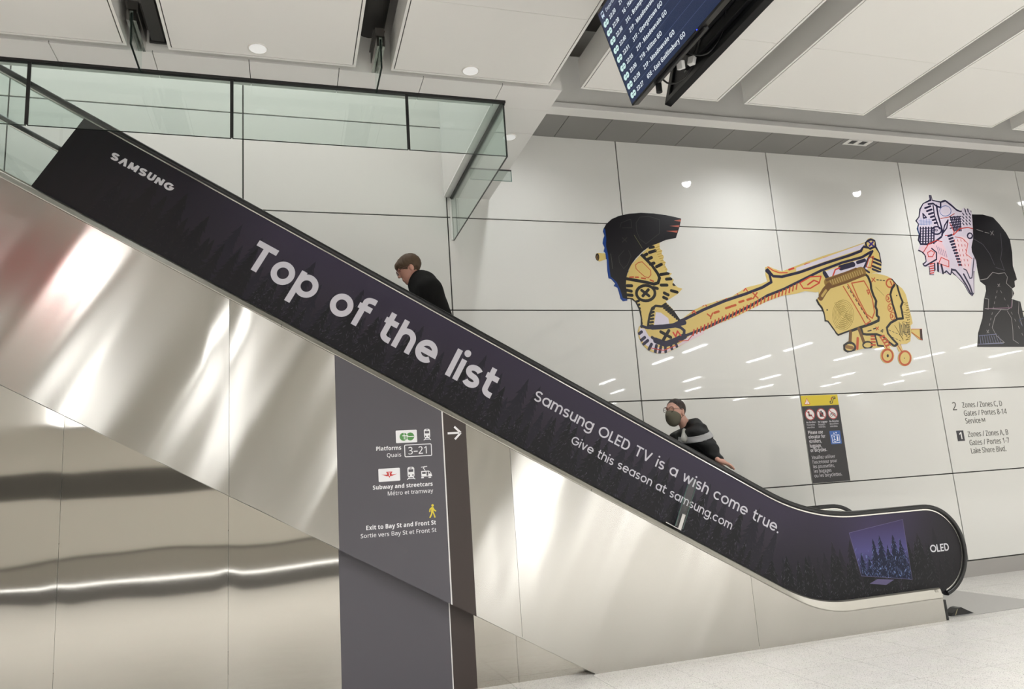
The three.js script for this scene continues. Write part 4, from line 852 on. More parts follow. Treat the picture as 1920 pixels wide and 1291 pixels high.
// path that follows the escalator: slope y = K - x tan 30, then an arc, then level at yf
function escPath(K, yf, R, xs, xe) {
  const Tn = R * Math.tan(Math.PI / 12), xi = (K - yf) / T30, p = [[xs, K - xs * T30]], xa = xi - Tn * C30;
  for (let i = 1; i < 14; i++) p.push([xs + (xa - xs) * i / 14, K - (xs + (xa - xs) * i / 14) * T30]);
  for (let i = 0; i <= 16; i++) { const f = (1 - i / 16) * Math.PI / 6; p.push([xi + Tn - R * Math.sin(f), yf + R - R * Math.cos(f)]); }
  p.push([(xi + Tn + xe) / 2, yf]); p.push([xe, yf]); return p;
}
const NEW = [6.26, 0.665];
const arcPts = (r, a0, a1, n = 30) => { const o = []; for (let i = 0; i <= n; i++) { const t = (a0 + (a1 - a0) * i / n) * Math.PI / 180; o.push([NEW[0] + r * Math.cos(t), NEW[1] + r * Math.sin(t)]); } return o; };
const XTOP = -4.6;
const adBottom = escPath(3.085, 0.302, 1.4, XTOP, 6.2);
const adTop = escPath(3.907, 1.083, 2.0, XTOP, NEW[0]);
const railMid = [...escPath(3.933, 1.107, 2.0, XTOP, NEW[0]), ...arcPts(0.442, 90, -74).slice(1)];
function balustradeOutline() { return [...adBottom, [6.25, 0.296], [6.33, 0.24], [6.42, 0.225], ...arcPts(0.418, -72, 90), ...adTop.slice(0, -1).reverse()]; }

// ------------------------------------------------------------------ escalator
{
  const E = thing('escalator', 'stainless steel escalator with glass balustrades and black handrails', 'escalator', null, [0, 0, 0]);
  const out = balustradeOutline();
  part('balustrade_glass', extrude(out, 0.01, ZG - 0.012), M.glass, E);
  part('balustrade_glass', extrude(out, 0.01, ZF - 0.005), M.glass, E);
  const railProf = []; for (let i = 0; i < 20; i++) { const t = i / 20 * Math.PI * 2, cx = Math.cos(t), sy = Math.sin(t); railProf.push([Math.sign(sy) * Math.pow(Math.abs(sy), 0.6) * 0.024, Math.sign(cx) * Math.pow(Math.abs(cx), 0.6) * 0.04]); }
  const smooth = (g) => { g.deleteAttribute('normal'); const m = new THREE.BufferGeometry(); m.setAttribute('position', g.attributes.position); m.setAttribute('uv', g.attributes.uv); m.computeVertexNormals(); return m; };
  for (const [z, s] of [[ZG - 0.006, 1], [ZF, -1]]) {
    part('handrail', sweep(railMid, railProf.map(([n, q]) => [n, q + z])), M.rubber, E);
    const trim = [...adTop, ...arcPts(0.418, 90, -72).slice(1)];
    part('handrail_guide', sweep(trim, [[-0.011, z - 0.016], [-0.011, z + 0.016], [0.004, z + 0.016], [0.004, z - 0.016]]), M.chrome, E);
  }
  // outer decking: a slanted strip between cladding and glass
  const deckEdge = escPath(3.0, 0.215, 1.25, XTOP, 6.243);
  const deckTop = escPath(3.064, 0.316, 1.4, XTOP, 6.243), deckIn = escPath(3.07, 0.3, 1.4, XTOP, 6.243);
  {
    const pos = [], n = Math.min(deckEdge.length, deckTop.length), idx = [];
    for (let i = 0; i < n; i++) pos.push(deckEdge[i][0], deckEdge[i][1], ZC + 0.006, deckEdge[i][0], deckEdge[i][1] + 0.01, ZC + 0.008, deckTop[i][0], deckTop[i][1] - 0.012, ZC - 0.012, deckTop[i][0], deckTop[i][1], ZC - 0.026, deckIn[i][0], deckIn[i][1], ZG - 0.03);
    for (let i = 0; i + 1 < n; i++) for (let j = 0; j < 4; j++) { const a = i * 5 + j; idx.push(a, a + 5, a + 1, a + 1, a + 5, a + 6); }
    const g = new THREE.BufferGeometry(); g.setAttribute('position', new THREE.Float32BufferAttribute(pos, 3)); g.setIndex(idx); const h = g.toNonIndexed(); h.computeVertexNormals(); h.setAttribute('uv', new THREE.Float32BufferAttribute(new Float32Array(h.attributes.position.count * 2), 2));
    const m = M.deck.clone(); m.side = THREE.DoubleSide; part('decking', h, m, E);
    // joints across the decking
    for (const i of [7, 11]) { const p = [deckEdge[i][0], deckEdge[i][1]]; part('deck_joint', bx(p[0] - 0.003, p[0] + 0.003, p[1] + 0.002, p[1] + 0.02, ZC + 0.0, ZC + 0.0075), M.joint, E); }
  }
  part('decking_end', extrude([[6.17, 0.302], [6.2, 0.306], [6.243, 0.225], [6.243, 0], [6.17, 0]], 0.09, ZC - 0.095), M.deck, E);
  part('end_cap', rbx(6.243, 6.275, 0.004, 0.2, ZC - 0.16, ZC + 0.004, 0.006), M.black, E);
  // stainless cladding: sheets with a slight oil-can warp, bounded by the deck edge above and the sloping edge below
  const lower = (x) => Math.max(0, T30 * (2.47 - x));
  const edgeY = (x) => { for (let i = 0; i + 1 < deckEdge.length; i++) if (x <= deckEdge[i + 1][0]) { const a = deckEdge[i], b = deckEdge[i + 1]; return a[1] + (b[1] - a[1]) * (x - a[0]) / (b[0] - a[0]); } return 0.215; };
  function sheet(name, x0, x1, lo, hi, z, amp, su, sv, mat, ph, along) {
    const nx = Math.max(8, Math.round((x1 - x0) / 0.035)), ny = 44, pos = [], uv = [], idx = [];
    for (let i = 0; i <= nx; i++) for (let j = 0; j <= ny; j++) {
      const x = x0 + (x1 - x0) * i / nx, a = lo(x), b = hi(x), y = a + (b - a) * j / ny;
      const s = x * C30 - y * 0.5, n = x * 0.5 + y * C30, e = Math.min(1, 12 * Math.min(i / nx, 1 - i / nx) + 0.05);
      const d = amp * (along ? vnoise(s * su + ph, n * sv) + 0.7 * vnoise(s * su * 2.3 + ph, n * sv * 1.5 + 9) : vnoise(x * su + ph, y * sv) + 0.35 * vnoise(x * su * 2 + ph, y * sv * 2.2 + 5)) * e;
      pos.push(x, y, z + d); along ? uv.push(s, n) : uv.push(x, y);
    }
    for (let i = 0; i < nx; i++) for (let j = 0; j < ny; j++) { const a = i * (ny + 1) + j, c = a + ny + 1; idx.push(a, c, a + 1, a + 1, c, c + 1); }
    const g = new THREE.BufferGeometry(); g.setAttribute('position', new THREE.Float32BufferAttribute(pos, 3)); g.setAttribute('uv', new THREE.Float32BufferAttribute(uv, 2)); g.setIndex(idx); g.computeVertexNormals();
    part(name, g, mat, E);
  }
  const seams = [XTOP, -2.727, -0.437, 1.85, 4.085, 6.243];
  for (let i = 0; i + 1 < seams.length; i++) sheet('cladding_sheet', seams[i] + 0.0012, seams[i + 1] - 0.0012, lower, (x) => edgeY(x) + 0.004, ZC, 0.006, 2.6, 0.4, M.steelA, i * 7.3, true);
  const under = [[XTOP, lower(XTOP)], [2.47, 0.0]];
  part('cladding_return', sweep([[XTOP, lower(XTOP) + 0.001], [2.46, lower(2.46) + 0.001]], [[0, ZL - 0.02], [0, ZC + 0.003], [0.006, ZC - 0.003], [0.006, ZL - 0.02]]), M.deck, E);
  part('seam_backing', extrude([[XTOP, lower(XTOP) + 0.05], [2.5, 0.02], [6.2, 0.02], [6.2, 0.19], [4.9, 0.19], [XTOP, edgeY(XTOP) - 0.02]], 0.01, ZC - 0.03), M.joint, E);
  const ls = [XTOP, -3.9, -2.76, -1.615, -0.448, 0.7, 1.824, 2.6];
  for (let i = 0; i + 1 < ls.length; i++) sheet('lower_cladding_sheet', ls[i] + 0.001, ls[i + 1] - 0.001, () => 0, (x) => Math.max(0.05, lower(x) + 0.1), ZL, 0.003, 1.3, 1.6, M.steelB, i * 5.1 + 50, false);
  // step band, skirt and landing
  const stepM = std(0x5b5a58, 0.5, { metalness: 0.6 }), skirt = std(0x777572, 0.4, { metalness: 0.7 });
  const KS = 2.96;
  for (let j = 0; j < 21; j++) { const x = -3.4 + j * 0.4, y = Math.max(0.012, KS - T30 * (x + 0.2)); part('step', bx(x, x + 0.4, Math.max(-0.15, y - 0.25), y, ZF + 0.2, ZG - 0.2), stepM, E); }
  const skp = escPath(3.085, 0.25, 1.4, XTOP, 6.2);
  for (const z of [ZG - 0.19, ZF + 0.18]) part('skirt_panel', sweep(skp, [[-0.35, z], [-0.35, z + 0.01], [0.0, z + 0.01], [0.0, z]]), skirt, E);
  part('inner_decking', sweep(skp, [[0, ZG - 0.19], [0, ZG - 0.02], [0.01, ZG - 0.02], [0.01, ZG - 0.19]]), M.deck, E);
  part('inner_decking', sweep(skp, [[0, ZF + 0.02], [0, ZF + 0.19], [0.01, ZF + 0.19], [0.01, ZF + 0.02]]), M.deck, E);
  part('far_decking', sweep(skp, [[-0.3, ZF - 0.3], [-0.3, ZF - 0.02], [0.03, ZF - 0.02], [0.03, ZF - 0.3]]), M.deck, E);
  part('landing_plate', bx(5.0, 7.705, 0.0015, 0.008, -8.02, -6.31), M.plate, E, 'flat grey metal landing plate');
  part('inlet_guard', extrude([[6.42, 0.008], [6.45, 0.035], [6.53, 0.075], [6.57, 0.08], [6.63, 0.05], [6.72, 0.008]], 0.1, -6.47), M.black, E, 'low black wedge at the handrail inlet');
  part('inlet_stripe', extrude([[6.475, 0.012], [6.484, 0.012], [6.522, 0.068], [6.512, 0.068]], 0.002, -6.37), std(0x8d8568, 0.5), E);
  part('truss_core', extrude([[XTOP, lower(XTOP) + 0.3], [2.4, 0.3], [2.9, 0.05], [6.0, 0.05], [6.0, 0.16], [4.6, 0.16], [XTOP, edgeY(XTOP) - 0.55]], 1.2, -7.62), std(0x2c2b2a, 0.8), E);
}
// ------------------------------------------------------------------ banner on the near balustrade
{
  const B = thing('advertising_banner', 'long dark purple printed banner with white lettering and spruces on the near balustrade', 'banner', null, [0, 0, ZG]);
  const vinyl = (t) => phys(0xd8d8d8, 0.4, { map: t, specularIntensity: 0.45 });
  for (let i = 0; i < 2; i++) {
    const s0 = SPLIT[i], s1 = SPLIT[i + 1], W = 2048, H = Math.round(2048 * (N1 - N0) / (s1 - s0));
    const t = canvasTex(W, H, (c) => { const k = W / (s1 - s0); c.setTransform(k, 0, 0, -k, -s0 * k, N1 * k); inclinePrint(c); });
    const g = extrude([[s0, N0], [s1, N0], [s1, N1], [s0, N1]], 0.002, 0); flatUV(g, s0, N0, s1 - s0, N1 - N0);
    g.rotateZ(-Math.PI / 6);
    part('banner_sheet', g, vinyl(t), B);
  }
  const bx0 = 3.7, by0 = 0.2, bw = 3.05, bh = 1.55;
  const t = canvasTex(2048, 1041, (c, W, H) => {
    const k = W / bw; c.setTransform(k, 0, 0, -k, -bx0 * k, (by0 + bh) * k);
    // upright forest of the level end, blended at the foot of the slope
    const sky = () => { const g = c.createLinearGradient(0, 0.25, 0, 1.15); g.addColorStop(0, '#1f1d21'); g.addColorStop(0.5, '#2c2833'); g.addColorStop(1, '#40394c'); return g; };
    c.fillStyle = sky(); c.fillRect(bx0, by0, bw, bh);
    const g2 = c.createRadialGradient(5.6, 0.95, 0.05, 5.6, 0.95, 0.75); g2.addColorStop(0, 'rgba(76,66,104,0.7)'); g2.addColorStop(1, 'rgba(60,52,80,0)'); c.fillStyle = g2; c.fillRect(bx0, by0, bw, bh);
    reseed(23); for (let i = 0; i < 22; i++) { const x = 4.5 + i * 0.095 + rnd() * 0.05; spruce(c, x, 0.22, 0.46 + rnd() * 0.24, '#25222a', '#464351', 0.4); }
    for (let i = 0; i < 24; i++) { const x = 4.35 + i * 0.095 + rnd() * 0.06; spruce(c, x, 0.2, 0.36 + rnd() * 0.26, '#1b1a1e', '#70757f', 0.6); }
    const ed = c.createLinearGradient(6.1, 0, 6.7, 0); ed.addColorStop(0, 'rgba(36,33,37,0)'); ed.addColorStop(1, 'rgba(36,34,37,0.9)'); c.fillStyle = ed; c.fillRect(6, by0, 0.8, bh);
    // the sloping part of the print on top, up to where the band turns level
    c.save(); c.beginPath(); const q = [fromSN(2.6, 2.5), fromSN(3.5, 2.5), fromSN(3.42, 2.95), fromSN(3.46, 3.15), fromSN(3.15, 3.5), fromSN(2.6, 3.5)]; q.forEach((p, i) => (i ? c.lineTo(...p) : c.moveTo(...p))); c.closePath(); c.clip();
    c.transform(C30, -0.5, 0.5, C30, 0, 0); inclinePrint(c); c.restore();
    // television
    const TV = [[5.316, 0.924], [5.99, 1.001], [5.99, 0.414], [5.386, 0.507]]; const path = () => { c.beginPath(); TV.forEach((p, i) => (i ? c.lineTo(...p) : c.moveTo(...p))); c.closePath(); };
    c.save(); path(); c.clip(); const gt = c.createLinearGradient(0, 0.4, 0, 1.0); gt.addColorStop(0, '#1c2038'); gt.addColorStop(0.55, '#5a568f'); gt.addColorStop(1, '#453a63'); c.fillStyle = gt; c.fillRect(5.2, 0.3, 1, 0.8);
    reseed(41); for (let i = 0; i < 9; i++) spruce(c, 5.34 + i * 0.082, 0.38, 0.3 + rnd() * 0.2, '#1b1f3a', '#7f9bd0', 0.9);
    for (let i = 0; i < 130; i++) { const fv = 120 + rnd() * 100; c.strokeStyle = `rgba(${fv * 0.72 | 0},${fv * 0.86 | 0},${Math.min(235, fv * 1.15) | 0},${0.35 + rnd() * 0.5})`; c.lineWidth = 0.004 + rnd() * 0.006; const a = 5.36 + rnd() * 0.62, b = 0.43 + rnd() * 0.3 * rnd() + rnd() * 0.08; c.beginPath(); c.moveTo(a, b); c.lineTo(a + 0.012 * (rnd() - 0.5) * 3, b - 0.02 * rnd() - 0.008); c.stroke(); }
    c.restore(); path(); c.strokeStyle = '#77709a'; c.lineWidth = 0.004; c.stroke();
    c.fillStyle = '#6a6288'; c.beginPath(); [[5.467, 0.425], [5.568, 0.458], [5.77, 0.433], [5.662, 0.392]].forEach((p, i) => (i ? c.lineTo(...p) : c.moveTo(...p))); c.closePath(); c.fill();
    strokeText(c, 'OLED', 6.275, 0.648, 0.075, 0.18, 0.245, 0.06, '#e8e6ec');
  });
  const cut = [fromSN(2.8, N0), ...adBottom.filter((p) => p[0] > fromSN(2.8, N0)[0]), [6.25, 0.296], [6.33, 0.24], [6.42, 0.225], ...arcPts(0.417, -72, 90), ...adTop.filter((p) => p[0] > fromSN(2.8, N1)[0]).slice(0, -1).reverse(), fromSN(2.8, N1)];
  const g = flatUV(extrude(cut, 0.002, 0), bx0, by0, bw, bh);
  part('banner_sheet', g, vinyl(t), B);
}
// ------------------------------------------------------------------ glass anti-slide guard on the decking
{
  const G = thing('glass_guard', 'small upright clear glass guard in a chrome clip on the escalator decking', 'glass guard', null, [3.42, 1.13, ZG + 0.05]);
  const sh = []; const ang = 0.46;   // leans with the slope
  const pane = new THREE.Shape([[-0.04, 0], [0.04, 0], [0.04, 0.44]].map((p) => new THREE.Vector2(...p))); pane.absarc(0, 0.44, 0.04, 0, Math.PI * 0.62, false); pane.lineTo(-0.04, 0.38);
  const g = new THREE.ExtrudeGeometry(pane, { depth: 0.01, bevelEnabled: false }); g.rotateZ(-ang); part('pane', g, M.glass, G);
  const e1 = bx(-0.043, -0.04, 0, 0.4, 0, 0.01); e1.rotateZ(-ang); const e2 = bx(0.04, 0.043, 0, 0.44, 0, 0.01); e2.rotateZ(-ang); part('pane_edge', merge([e1, e2]), M.glassEdgeLight, G);
  const c1 = rbx(-0.014, 0.022, -0.02, 0.13, 0.011, 0.02, 0.004); c1.rotateZ(-ang); const c2 = rbx(-0.15, 0.02, -0.022, -0.012, -0.03, 0.03, 0.003); c2.rotateZ(-Math.PI / 6); part('clip', merge([c1, c2]), std(0xa8a6a2, 0.3, { metalness: 1 }), G, 'chrome clip');
}
// ------------------------------------------------------------------ wayfinding sign on the cladding
const tri = (c, ...p) => { c.beginPath(); p.forEach((q, i) => (i ? c.lineTo(q[0], q[1]) : c.moveTo(q[0], q[1]))); c.closePath(); c.fill(); };
function mText(c, str, x, y, size, font, len, align = 'left') {     // metres, y up; len fits the width
  c.save(); c.translate(x, y); c.scale(size / 100, -size / 100); c.font = `${font} 100px sans-serif`; const w = c.measureText(str).width; const k = len ? len / (w * size / 100) : 1; c.scale(k, 1);
  c.textAlign = align; c.textBaseline = 'alphabetic'; c.fillText(str, 0, 0); c.restore();
}
function rr(c, x0, y0, x1, y1, r) { c.beginPath(); c.moveTo(x0 + r, y0); c.arcTo(x1, y0, x1, y1, r); c.arcTo(x1, y1, x0, y1, r); c.arcTo(x0, y1, x0, y0, r); c.arcTo(x0, y0, x1, y0, r); c.closePath(); }
const GREY = '#514e54', BROWN = '#372d29';
{
  const x0 = 0.385, x1 = 1.262, yb = 0.6, yt = 2.82;
  const tex = canvasTex(780, 1974, (c, W) => {
    const k = W / (x1 - x0); c.setTransform(k, 0, 0, -k, -x0 * k, yt * k); c.fillStyle = GREY; c.fillRect(x0, yb, 1, 3);
    const Wt = '#e9e8ea'; c.fillStyle = Wt; rr(c, 0.866, 2.022, 1.044, 2.127, 0.008); c.fill();
    // round double-letter mark
    const Gn = '#4f8a48'; c.fillStyle = Gn; c.beginPath(); c.arc(0.931, 2.073, 0.033, 0, 7); c.fill(); c.beginPath(); c.arc(0.987, 2.073, 0.033, 0, 7); c.fill();
    c.fillStyle = Wt; c.fillRect(0.92, 2.078, 0.05, 0.006); c.fillRect(0.933, 2.05, 0.006, 0.06); c.fillRect(0.945, 2.04, 0.004, 0.04); c.fillRect(0.956, 2.07, 0.062, 0.006); c.fillRect(0.957, 2.03, 0.005, 0.09);
    c.fillStyle = Wt;
    const train = (x, y, s) => { c.fillStyle = Wt; rr(c, x - 0.026 * s, y + 0.016 * s, x + 0.026 * s, y + 0.094 * s, 0.016 * s); c.fill(); c.fillStyle = GREY; rr(c, x - 0.018 * s, y + 0.056 * s, x + 0.018 * s, y + 0.076 * s, 0.003); c.fill(); c.beginPath(); c.arc(x - 0.014 * s, y + 0.032 * s, 0.006 * s, 0, 7); c.arc(x + 0.014 * s, y + 0.032 * s, 0.006 * s, 0, 7); c.fill(); c.fillRect(x - 0.009 * s, y + 0.082 * s, 0.018 * s, 0.006 * s); c.strokeStyle = Wt; c.lineWidth = 0.006 * s; c.beginPath(); c.moveTo(x - 0.014 * s, y + 0.016 * s); c.lineTo(x - 0.03 * s, y); c.moveTo(x + 0.014 * s, y + 0.016 * s); c.lineTo(x + 0.03 * s, y); c.moveTo(x - 0.022 * s, y + 0.007 * s); c.lineTo(x + 0.022 * s, y + 0.007 * s); c.stroke(); };
    train(1.13, 2.036, 1); c.fillStyle = Wt;
    mText(c, 'Platforms', 0.697, 1.968, 0.046, 'bold', 0.212); mText(c, 'Quais', 0.784, 1.911, 0.046, '', 0.123);
    c.strokeStyle = Wt; c.lineWidth = 0.007; rr(c, 0.936, 1.906, 1.161, 2.003, 0.008); c.stroke(); mText(c, '3–21', 0.962, 1.925, 0.085, '', 0.175);
    rr(c, 0.712, 1.714, 0.889, 1.82, 0.008); c.fill();
    c.fillStyle = '#c23a36'; tri(c, [0.738, 1.772], [0.778, 1.768], [0.79, 1.778], [0.812, 1.778], [0.824, 1.768], [0.864, 1.772], [0.822, 1.757], [0.778, 1.757]); tri(c, [0.775, 1.792], [0.827, 1.792], [0.801, 1.742]); c.fillStyle = Wt; c.fillRect(0.79, 1.782, 0.022, 0.004); c.fillRect(0.798, 1.757, 0.006, 0.027);
    train(0.98, 1.718, 1.1);
    // tram
    c.fillStyle = Wt; tri(c, [1.066, 1.735], [1.066, 1.782], [1.13, 1.782], [1.148, 1.766], [1.157, 1.735]); c.fillStyle = GREY; c.fillRect(1.073, 1.757, 0.03, 0.016); c.fillRect(1.11, 1.74, 0.014, 0.034); tri(c, [1.129, 1.757], [1.129, 1.774], [1.138, 1.77], [1.147, 1.757]); c.fillStyle = Wt; c.fillRect(1.064, 1.722, 0.022, 0.009); c.fillRect(1.125, 1.722, 0.022, 0.009); c.strokeStyle = Wt; c.lineWidth = 0.006; c.beginPath(); c.moveTo(1.1, 1.784); c.lineTo(1.085, 1.805); c.lineTo(1.1, 1.82); c.moveTo(1.066, 1.813); c.lineTo(1.118, 1.818); c.stroke();
    c.fillStyle = Wt; mText(c, 'Subway and streetcars', 0.661, 1.655, 0.046, 'bold', 0.498); mText(c, 'Métro et tramway', 0.778, 1.6, 0.046, '', 0.381);
    // walking figure
    c.fillStyle = '#d9c53a'; c.strokeStyle = '#d9c53a'; c.beginPath(); c.arc(1.148, 1.495, 0.0105, 0, 7); c.fill(); c.lineCap = 'round'; c.lineWidth = 0.02; c.beginPath(); c.moveTo(1.145, 1.474); c.lineTo(1.143, 1.445); c.stroke(); c.lineWidth = 0.011; c.beginPath(); c.moveTo(1.142, 1.478); c.lineTo(1.126, 1.466); c.lineTo(1.122, 1.448); c.moveTo(1.15, 1.476); c.lineTo(1.16, 1.456); c.lineTo(1.172, 1.448); c.moveTo(1.141, 1.446); c.lineTo(1.134, 1.42); c.lineTo(1.122, 1.4); c.moveTo(1.147, 1.446); c.lineTo(1.156, 1.424); c.lineTo(1.163, 1.4); c.stroke();
    c.fillStyle = Wt; mText(c, 'Exit to Bay St and Front St', 0.596, 1.339, 0.048, 'bold', 0.575); mText(c, 'Sortie vers Bay St et Front St', 0.552, 1.28, 0.046, '', 0.619);
  });
  const S = thing('wayfinding_sign', 'grey and brown wayfinding sign with white lettering on the cladding under the banner', 'sign', null, [0, 0, ZC]);
  const top = (x) => 3.0 - x * T30 + 0.004, bot = (x) => T30 * (2.47 - x);
  const vin = (o) => std(0xffffff, 0.5, o);
  part('grey_panel', flatUV(extrude([[x0, bot(x0)], [x1, bot(x1)], [x1, top(x1)], [x0, top(x0)]], 0.003, 0.004), x0, yb, x1 - x0, yt - yb), vin({ map: tex }), S);
  part('white_line', extrude([[x1, bot(x1)], [x1 + 0.011, bot(x1 + 0.011)], [x1 + 0.011, top(x1 + 0.011)], [x1, top(x1)]], 0.003, 0.004), std(0xdad8d6, 0.5), S);
  const bt = canvasTex(256, 256, (c) => { c.fillStyle = BROWN; c.fillRect(0, 0, 256, 256); });
  const xb = 1.468;
  const brown = std(BROWN, 0.5);
  part('brown_strip', extrude([[x1 + 0.011, bot(x1 + 0.011)], [xb, bot(xb)], [xb, top(xb)], [x1 + 0.011, top(x1 + 0.011)]], 0.003, 0.004), brown, S);
  const ar = []; const w2 = 0.0085;
  const a1 = bx(1.307, 1.412, 2.084 - w2, 2.084 + w2, 0.007, 0.0085); const a2 = bx(-0.076, 0, -w2, w2, 0.007, 0.0085), a3 = a2.clone(); a2.rotateZ(-Math.PI / 4); a2.translate(1.421, 2.084, 0); a3.rotateZ(Math.PI / 4); a3.translate(1.421, 2.084, 0);
  part('arrow', merge([a1, a2, a3]), std(0xe9e8ea, 0.5), S, 'white arrow pointing right');
  const L = new THREE.Group(); L.name = 'sign_foot'; L.position.set(0, 0, ZL - ZC); L.userData.label = 'plain lower end of the sign on the recessed cladding'; S.add(L);
  const lo = (x) => Math.max(0.01, bot(x) + 0.09), grey = std(GREY, 0.5);
  part('grey_panel', extrude([[x0, 0.002], [x1, 0.002], [x1, lo(x1)], [x0, lo(x0)]], 0.003, 0.003), grey, L);
  part('white_line', extrude([[x1, 0.002], [x1 + 0.009, 0.002], [x1 + 0.009, lo(x1)], [x1, lo(x1)]], 0.003, 0.003), std(0xdad8d6, 0.5), L);
  part('brown_strip', extrude([[x1 + 0.009, 0.002], [xb, 0.002], [xb, lo(xb)], [x1 + 0.009, lo(x1 + 0.009)]], 0.003, 0.003), brown, L);
}
// ------------------------------------------------------------------ safety sign and lettering on the panel wall
{
  const x0 = 6.44, x1 = 7.018, y0 = 1.378, y1 = 2.508;
  const tex = canvasTex(720, 1408, (c, W) => {
    const k = W / (x1 - x0); c.setTransform(k, 0, 0, -k, -x0 * k, y1 * k); c.fillStyle = '#232124'; c.fillRect(x0, y0, 1, 2); c.fillStyle = '#d3bb22'; c.fillRect(x0, 2.37, 1, 0.2);
    c.fillStyle = '#efe6e0'; tri(c, [6.48, 2.392], [6.57, 2.392], [6.525, 2.474]); c.strokeStyle = '#c2452e'; c.lineWidth = 0.007; c.beginPath(); c.moveTo(6.484, 2.395); c.lineTo(6.566, 2.395); c.lineTo(6.525, 2.469); c.closePath(); c.stroke(); c.fillStyle = '#c2452e'; c.fillRect(6.52, 2.415, 0.009, 0.03); c.fillRect(6.52, 2.401, 0.009, 0.009);
    c.strokeStyle = '#2a2820'; c.lineWidth = 0.011; c.beginPath(); c.moveTo(6.885, 2.395); c.lineTo(6.915, 2.395); c.lineTo(6.945, 2.455); c.lineTo(6.975, 2.455); c.lineTo(6.975, 2.475); c.lineTo(6.93, 2.475); c.lineTo(6.9, 2.418); c.lineTo(6.885, 2.418); c.closePath(); c.stroke(); c.beginPath(); c.arc(6.915, 2.46, 0.01, 0, 7); c.fill();
    [6.543, 6.722, 6.9].forEach((x, i) => { c.fillStyle = '#e3dcda'; c.beginPath(); c.arc(x, 2.258, 0.076, 0, 7); c.fill(); c.fillStyle = '#2a272a'; if (i === 1) { c.fillRect(x - 0.03, 2.222, 0.06, 0.06); c.fillRect(x - 0.012, 2.285, 0.024, 0.016); } else if (i === 0) { c.beginPath(); c.arc(x - 0.015, 2.29, 0.012, 0, 7); c.fill(); c.fillRect(x - 0.025, 2.235, 0.02, 0.045); c.fillRect(x - 0.005, 2.235, 0.035, 0.02); } else { c.strokeStyle = '#2a272a'; c.lineWidth = 0.006; c.beginPath(); c.arc(x - 0.026, 2.24, 0.018, 0, 7); c.stroke(); c.beginPath(); c.arc(x + 0.026, 2.24, 0.018, 0, 7); c.stroke(); c.beginPath(); c.moveTo(x - 0.026, 2.24); c.lineTo(x - 0.008, 2.275); c.lineTo(x + 0.018, 2.27); c.lineTo(x + 0.026, 2.24); c.stroke(); }
      c.strokeStyle = '#a8302e'; c.lineWidth = 0.011; c.beginPath(); c.arc(x, 2.258, 0.07, 0, 7); c.stroke(); c.beginPath(); c.moveTo(x - 0.05, 2.308); c.lineTo(x + 0.05, 2.208); c.stroke(); });
    c.fillStyle = '#cfccd0';
    [['No Strollers', 'Poussettes', 'interdites'], ['No Luggage', 'Bagages', 'interdits'], ['No Bicycles', 'Bicyclettes', 'interdites']].forEach((t, i) => t.forEach((s, j) => mText(c, s, 6.468 + i * 0.18, 2.147 - j * 0.033, 0.03, j ? '' : 'bold', [[0.15, 0.13, 0.12], [0.15, 0.11, 0.11], [0.15, 0.14, 0.12]][i][j])));
    ['Please use', 'elevator for', 'strollers,', 'luggage,', 'or bicycles.'].forEach((s, j) => mText(c, s, 6.47, 2.005 - j * 0.0575, 0.062, 'bold', [0.235, 0.262, 0.195, 0.185, 0.258][j]));
    ['Veuillez utiliser', "l'ascenseur pour", 'les poussettes,', 'les bagages', 'ou les bicyclettes.'].forEach((s, j) => mText(c, s, 6.475, 1.683 - j * 0.058, 0.06, '', [0.365, 0.385, 0.335, 0.275, 0.435][j]));
    c.fillStyle = '#2a5ba6'; rr(c, 6.805, 1.858, 6.975, 2.032, 0.01); c.fill(); c.fillStyle = c.strokeStyle = '#e6ebf3'; c.lineWidth = 0.008; c.strokeRect(6.833, 1.876, 0.115, 0.1); tri(c, [6.862, 1.99], [6.884, 1.99], [6.873, 2.015]); tri(c, [6.897, 2.013], [6.919, 2.013], [6.908, 1.99]);
    c.beginPath(); c.arc(6.868, 1.955, 0.009, 0, 7); c.fill(); c.lineWidth = 0.007; c.beginPath(); c.arc(6.874, 1.905, 0.018, 1.9, 6.4); c.moveTo(6.868, 1.945); c.lineTo(6.87, 1.918); c.lineTo(6.888, 1.915); c.stroke(); c.fillRect(6.907, 1.893, 0.02, 0.055); c.beginPath(); c.arc(6.917, 1.96, 0.008, 0, 7); c.fill();
  });
  const s = thing('safety_sign', 'tall black escalator safety sign with a yellow top on the white panel wall', 'sign', null, [0, 0, ZW]);
  part('sign_face', flatUV(bx(x0, x1, y0, y1, 0.0005, 0.004), x0, y0, x1 - x0, y1 - y0), std(0xffffff, 0.35, { map: tex }), s);

  const font = await new FontLoader().loadAsync('fonts/droid/droid_sans_regular.typeface.json');
  const bold = await new FontLoader().loadAsync('fonts/droid/droid_sans_bold.typeface.json');
  const textGeo = (f, str, size, x, y, z, len) => { const g = new THREE.ExtrudeGeometry(f.generateShapes(str, size), { depth: 0.002, bevelEnabled: false, curveSegments: 4 }); g.computeBoundingBox(); const b = g.boundingBox; if (len) g.scale(len / (b.max.x - b.min.x), 1, 1); g.computeBoundingBox(); g.translate(x - g.boundingBox.min.x, y, z); return g; };
  const L = thing('wall_lettering', 'grey zone and gate directory lettering on the white panel wall', 'lettering', null, [0, 0, ZW + 0.0005]);
  const ink = std(0x55534f, 0.5), dark = std(0x37353a, 0.5);
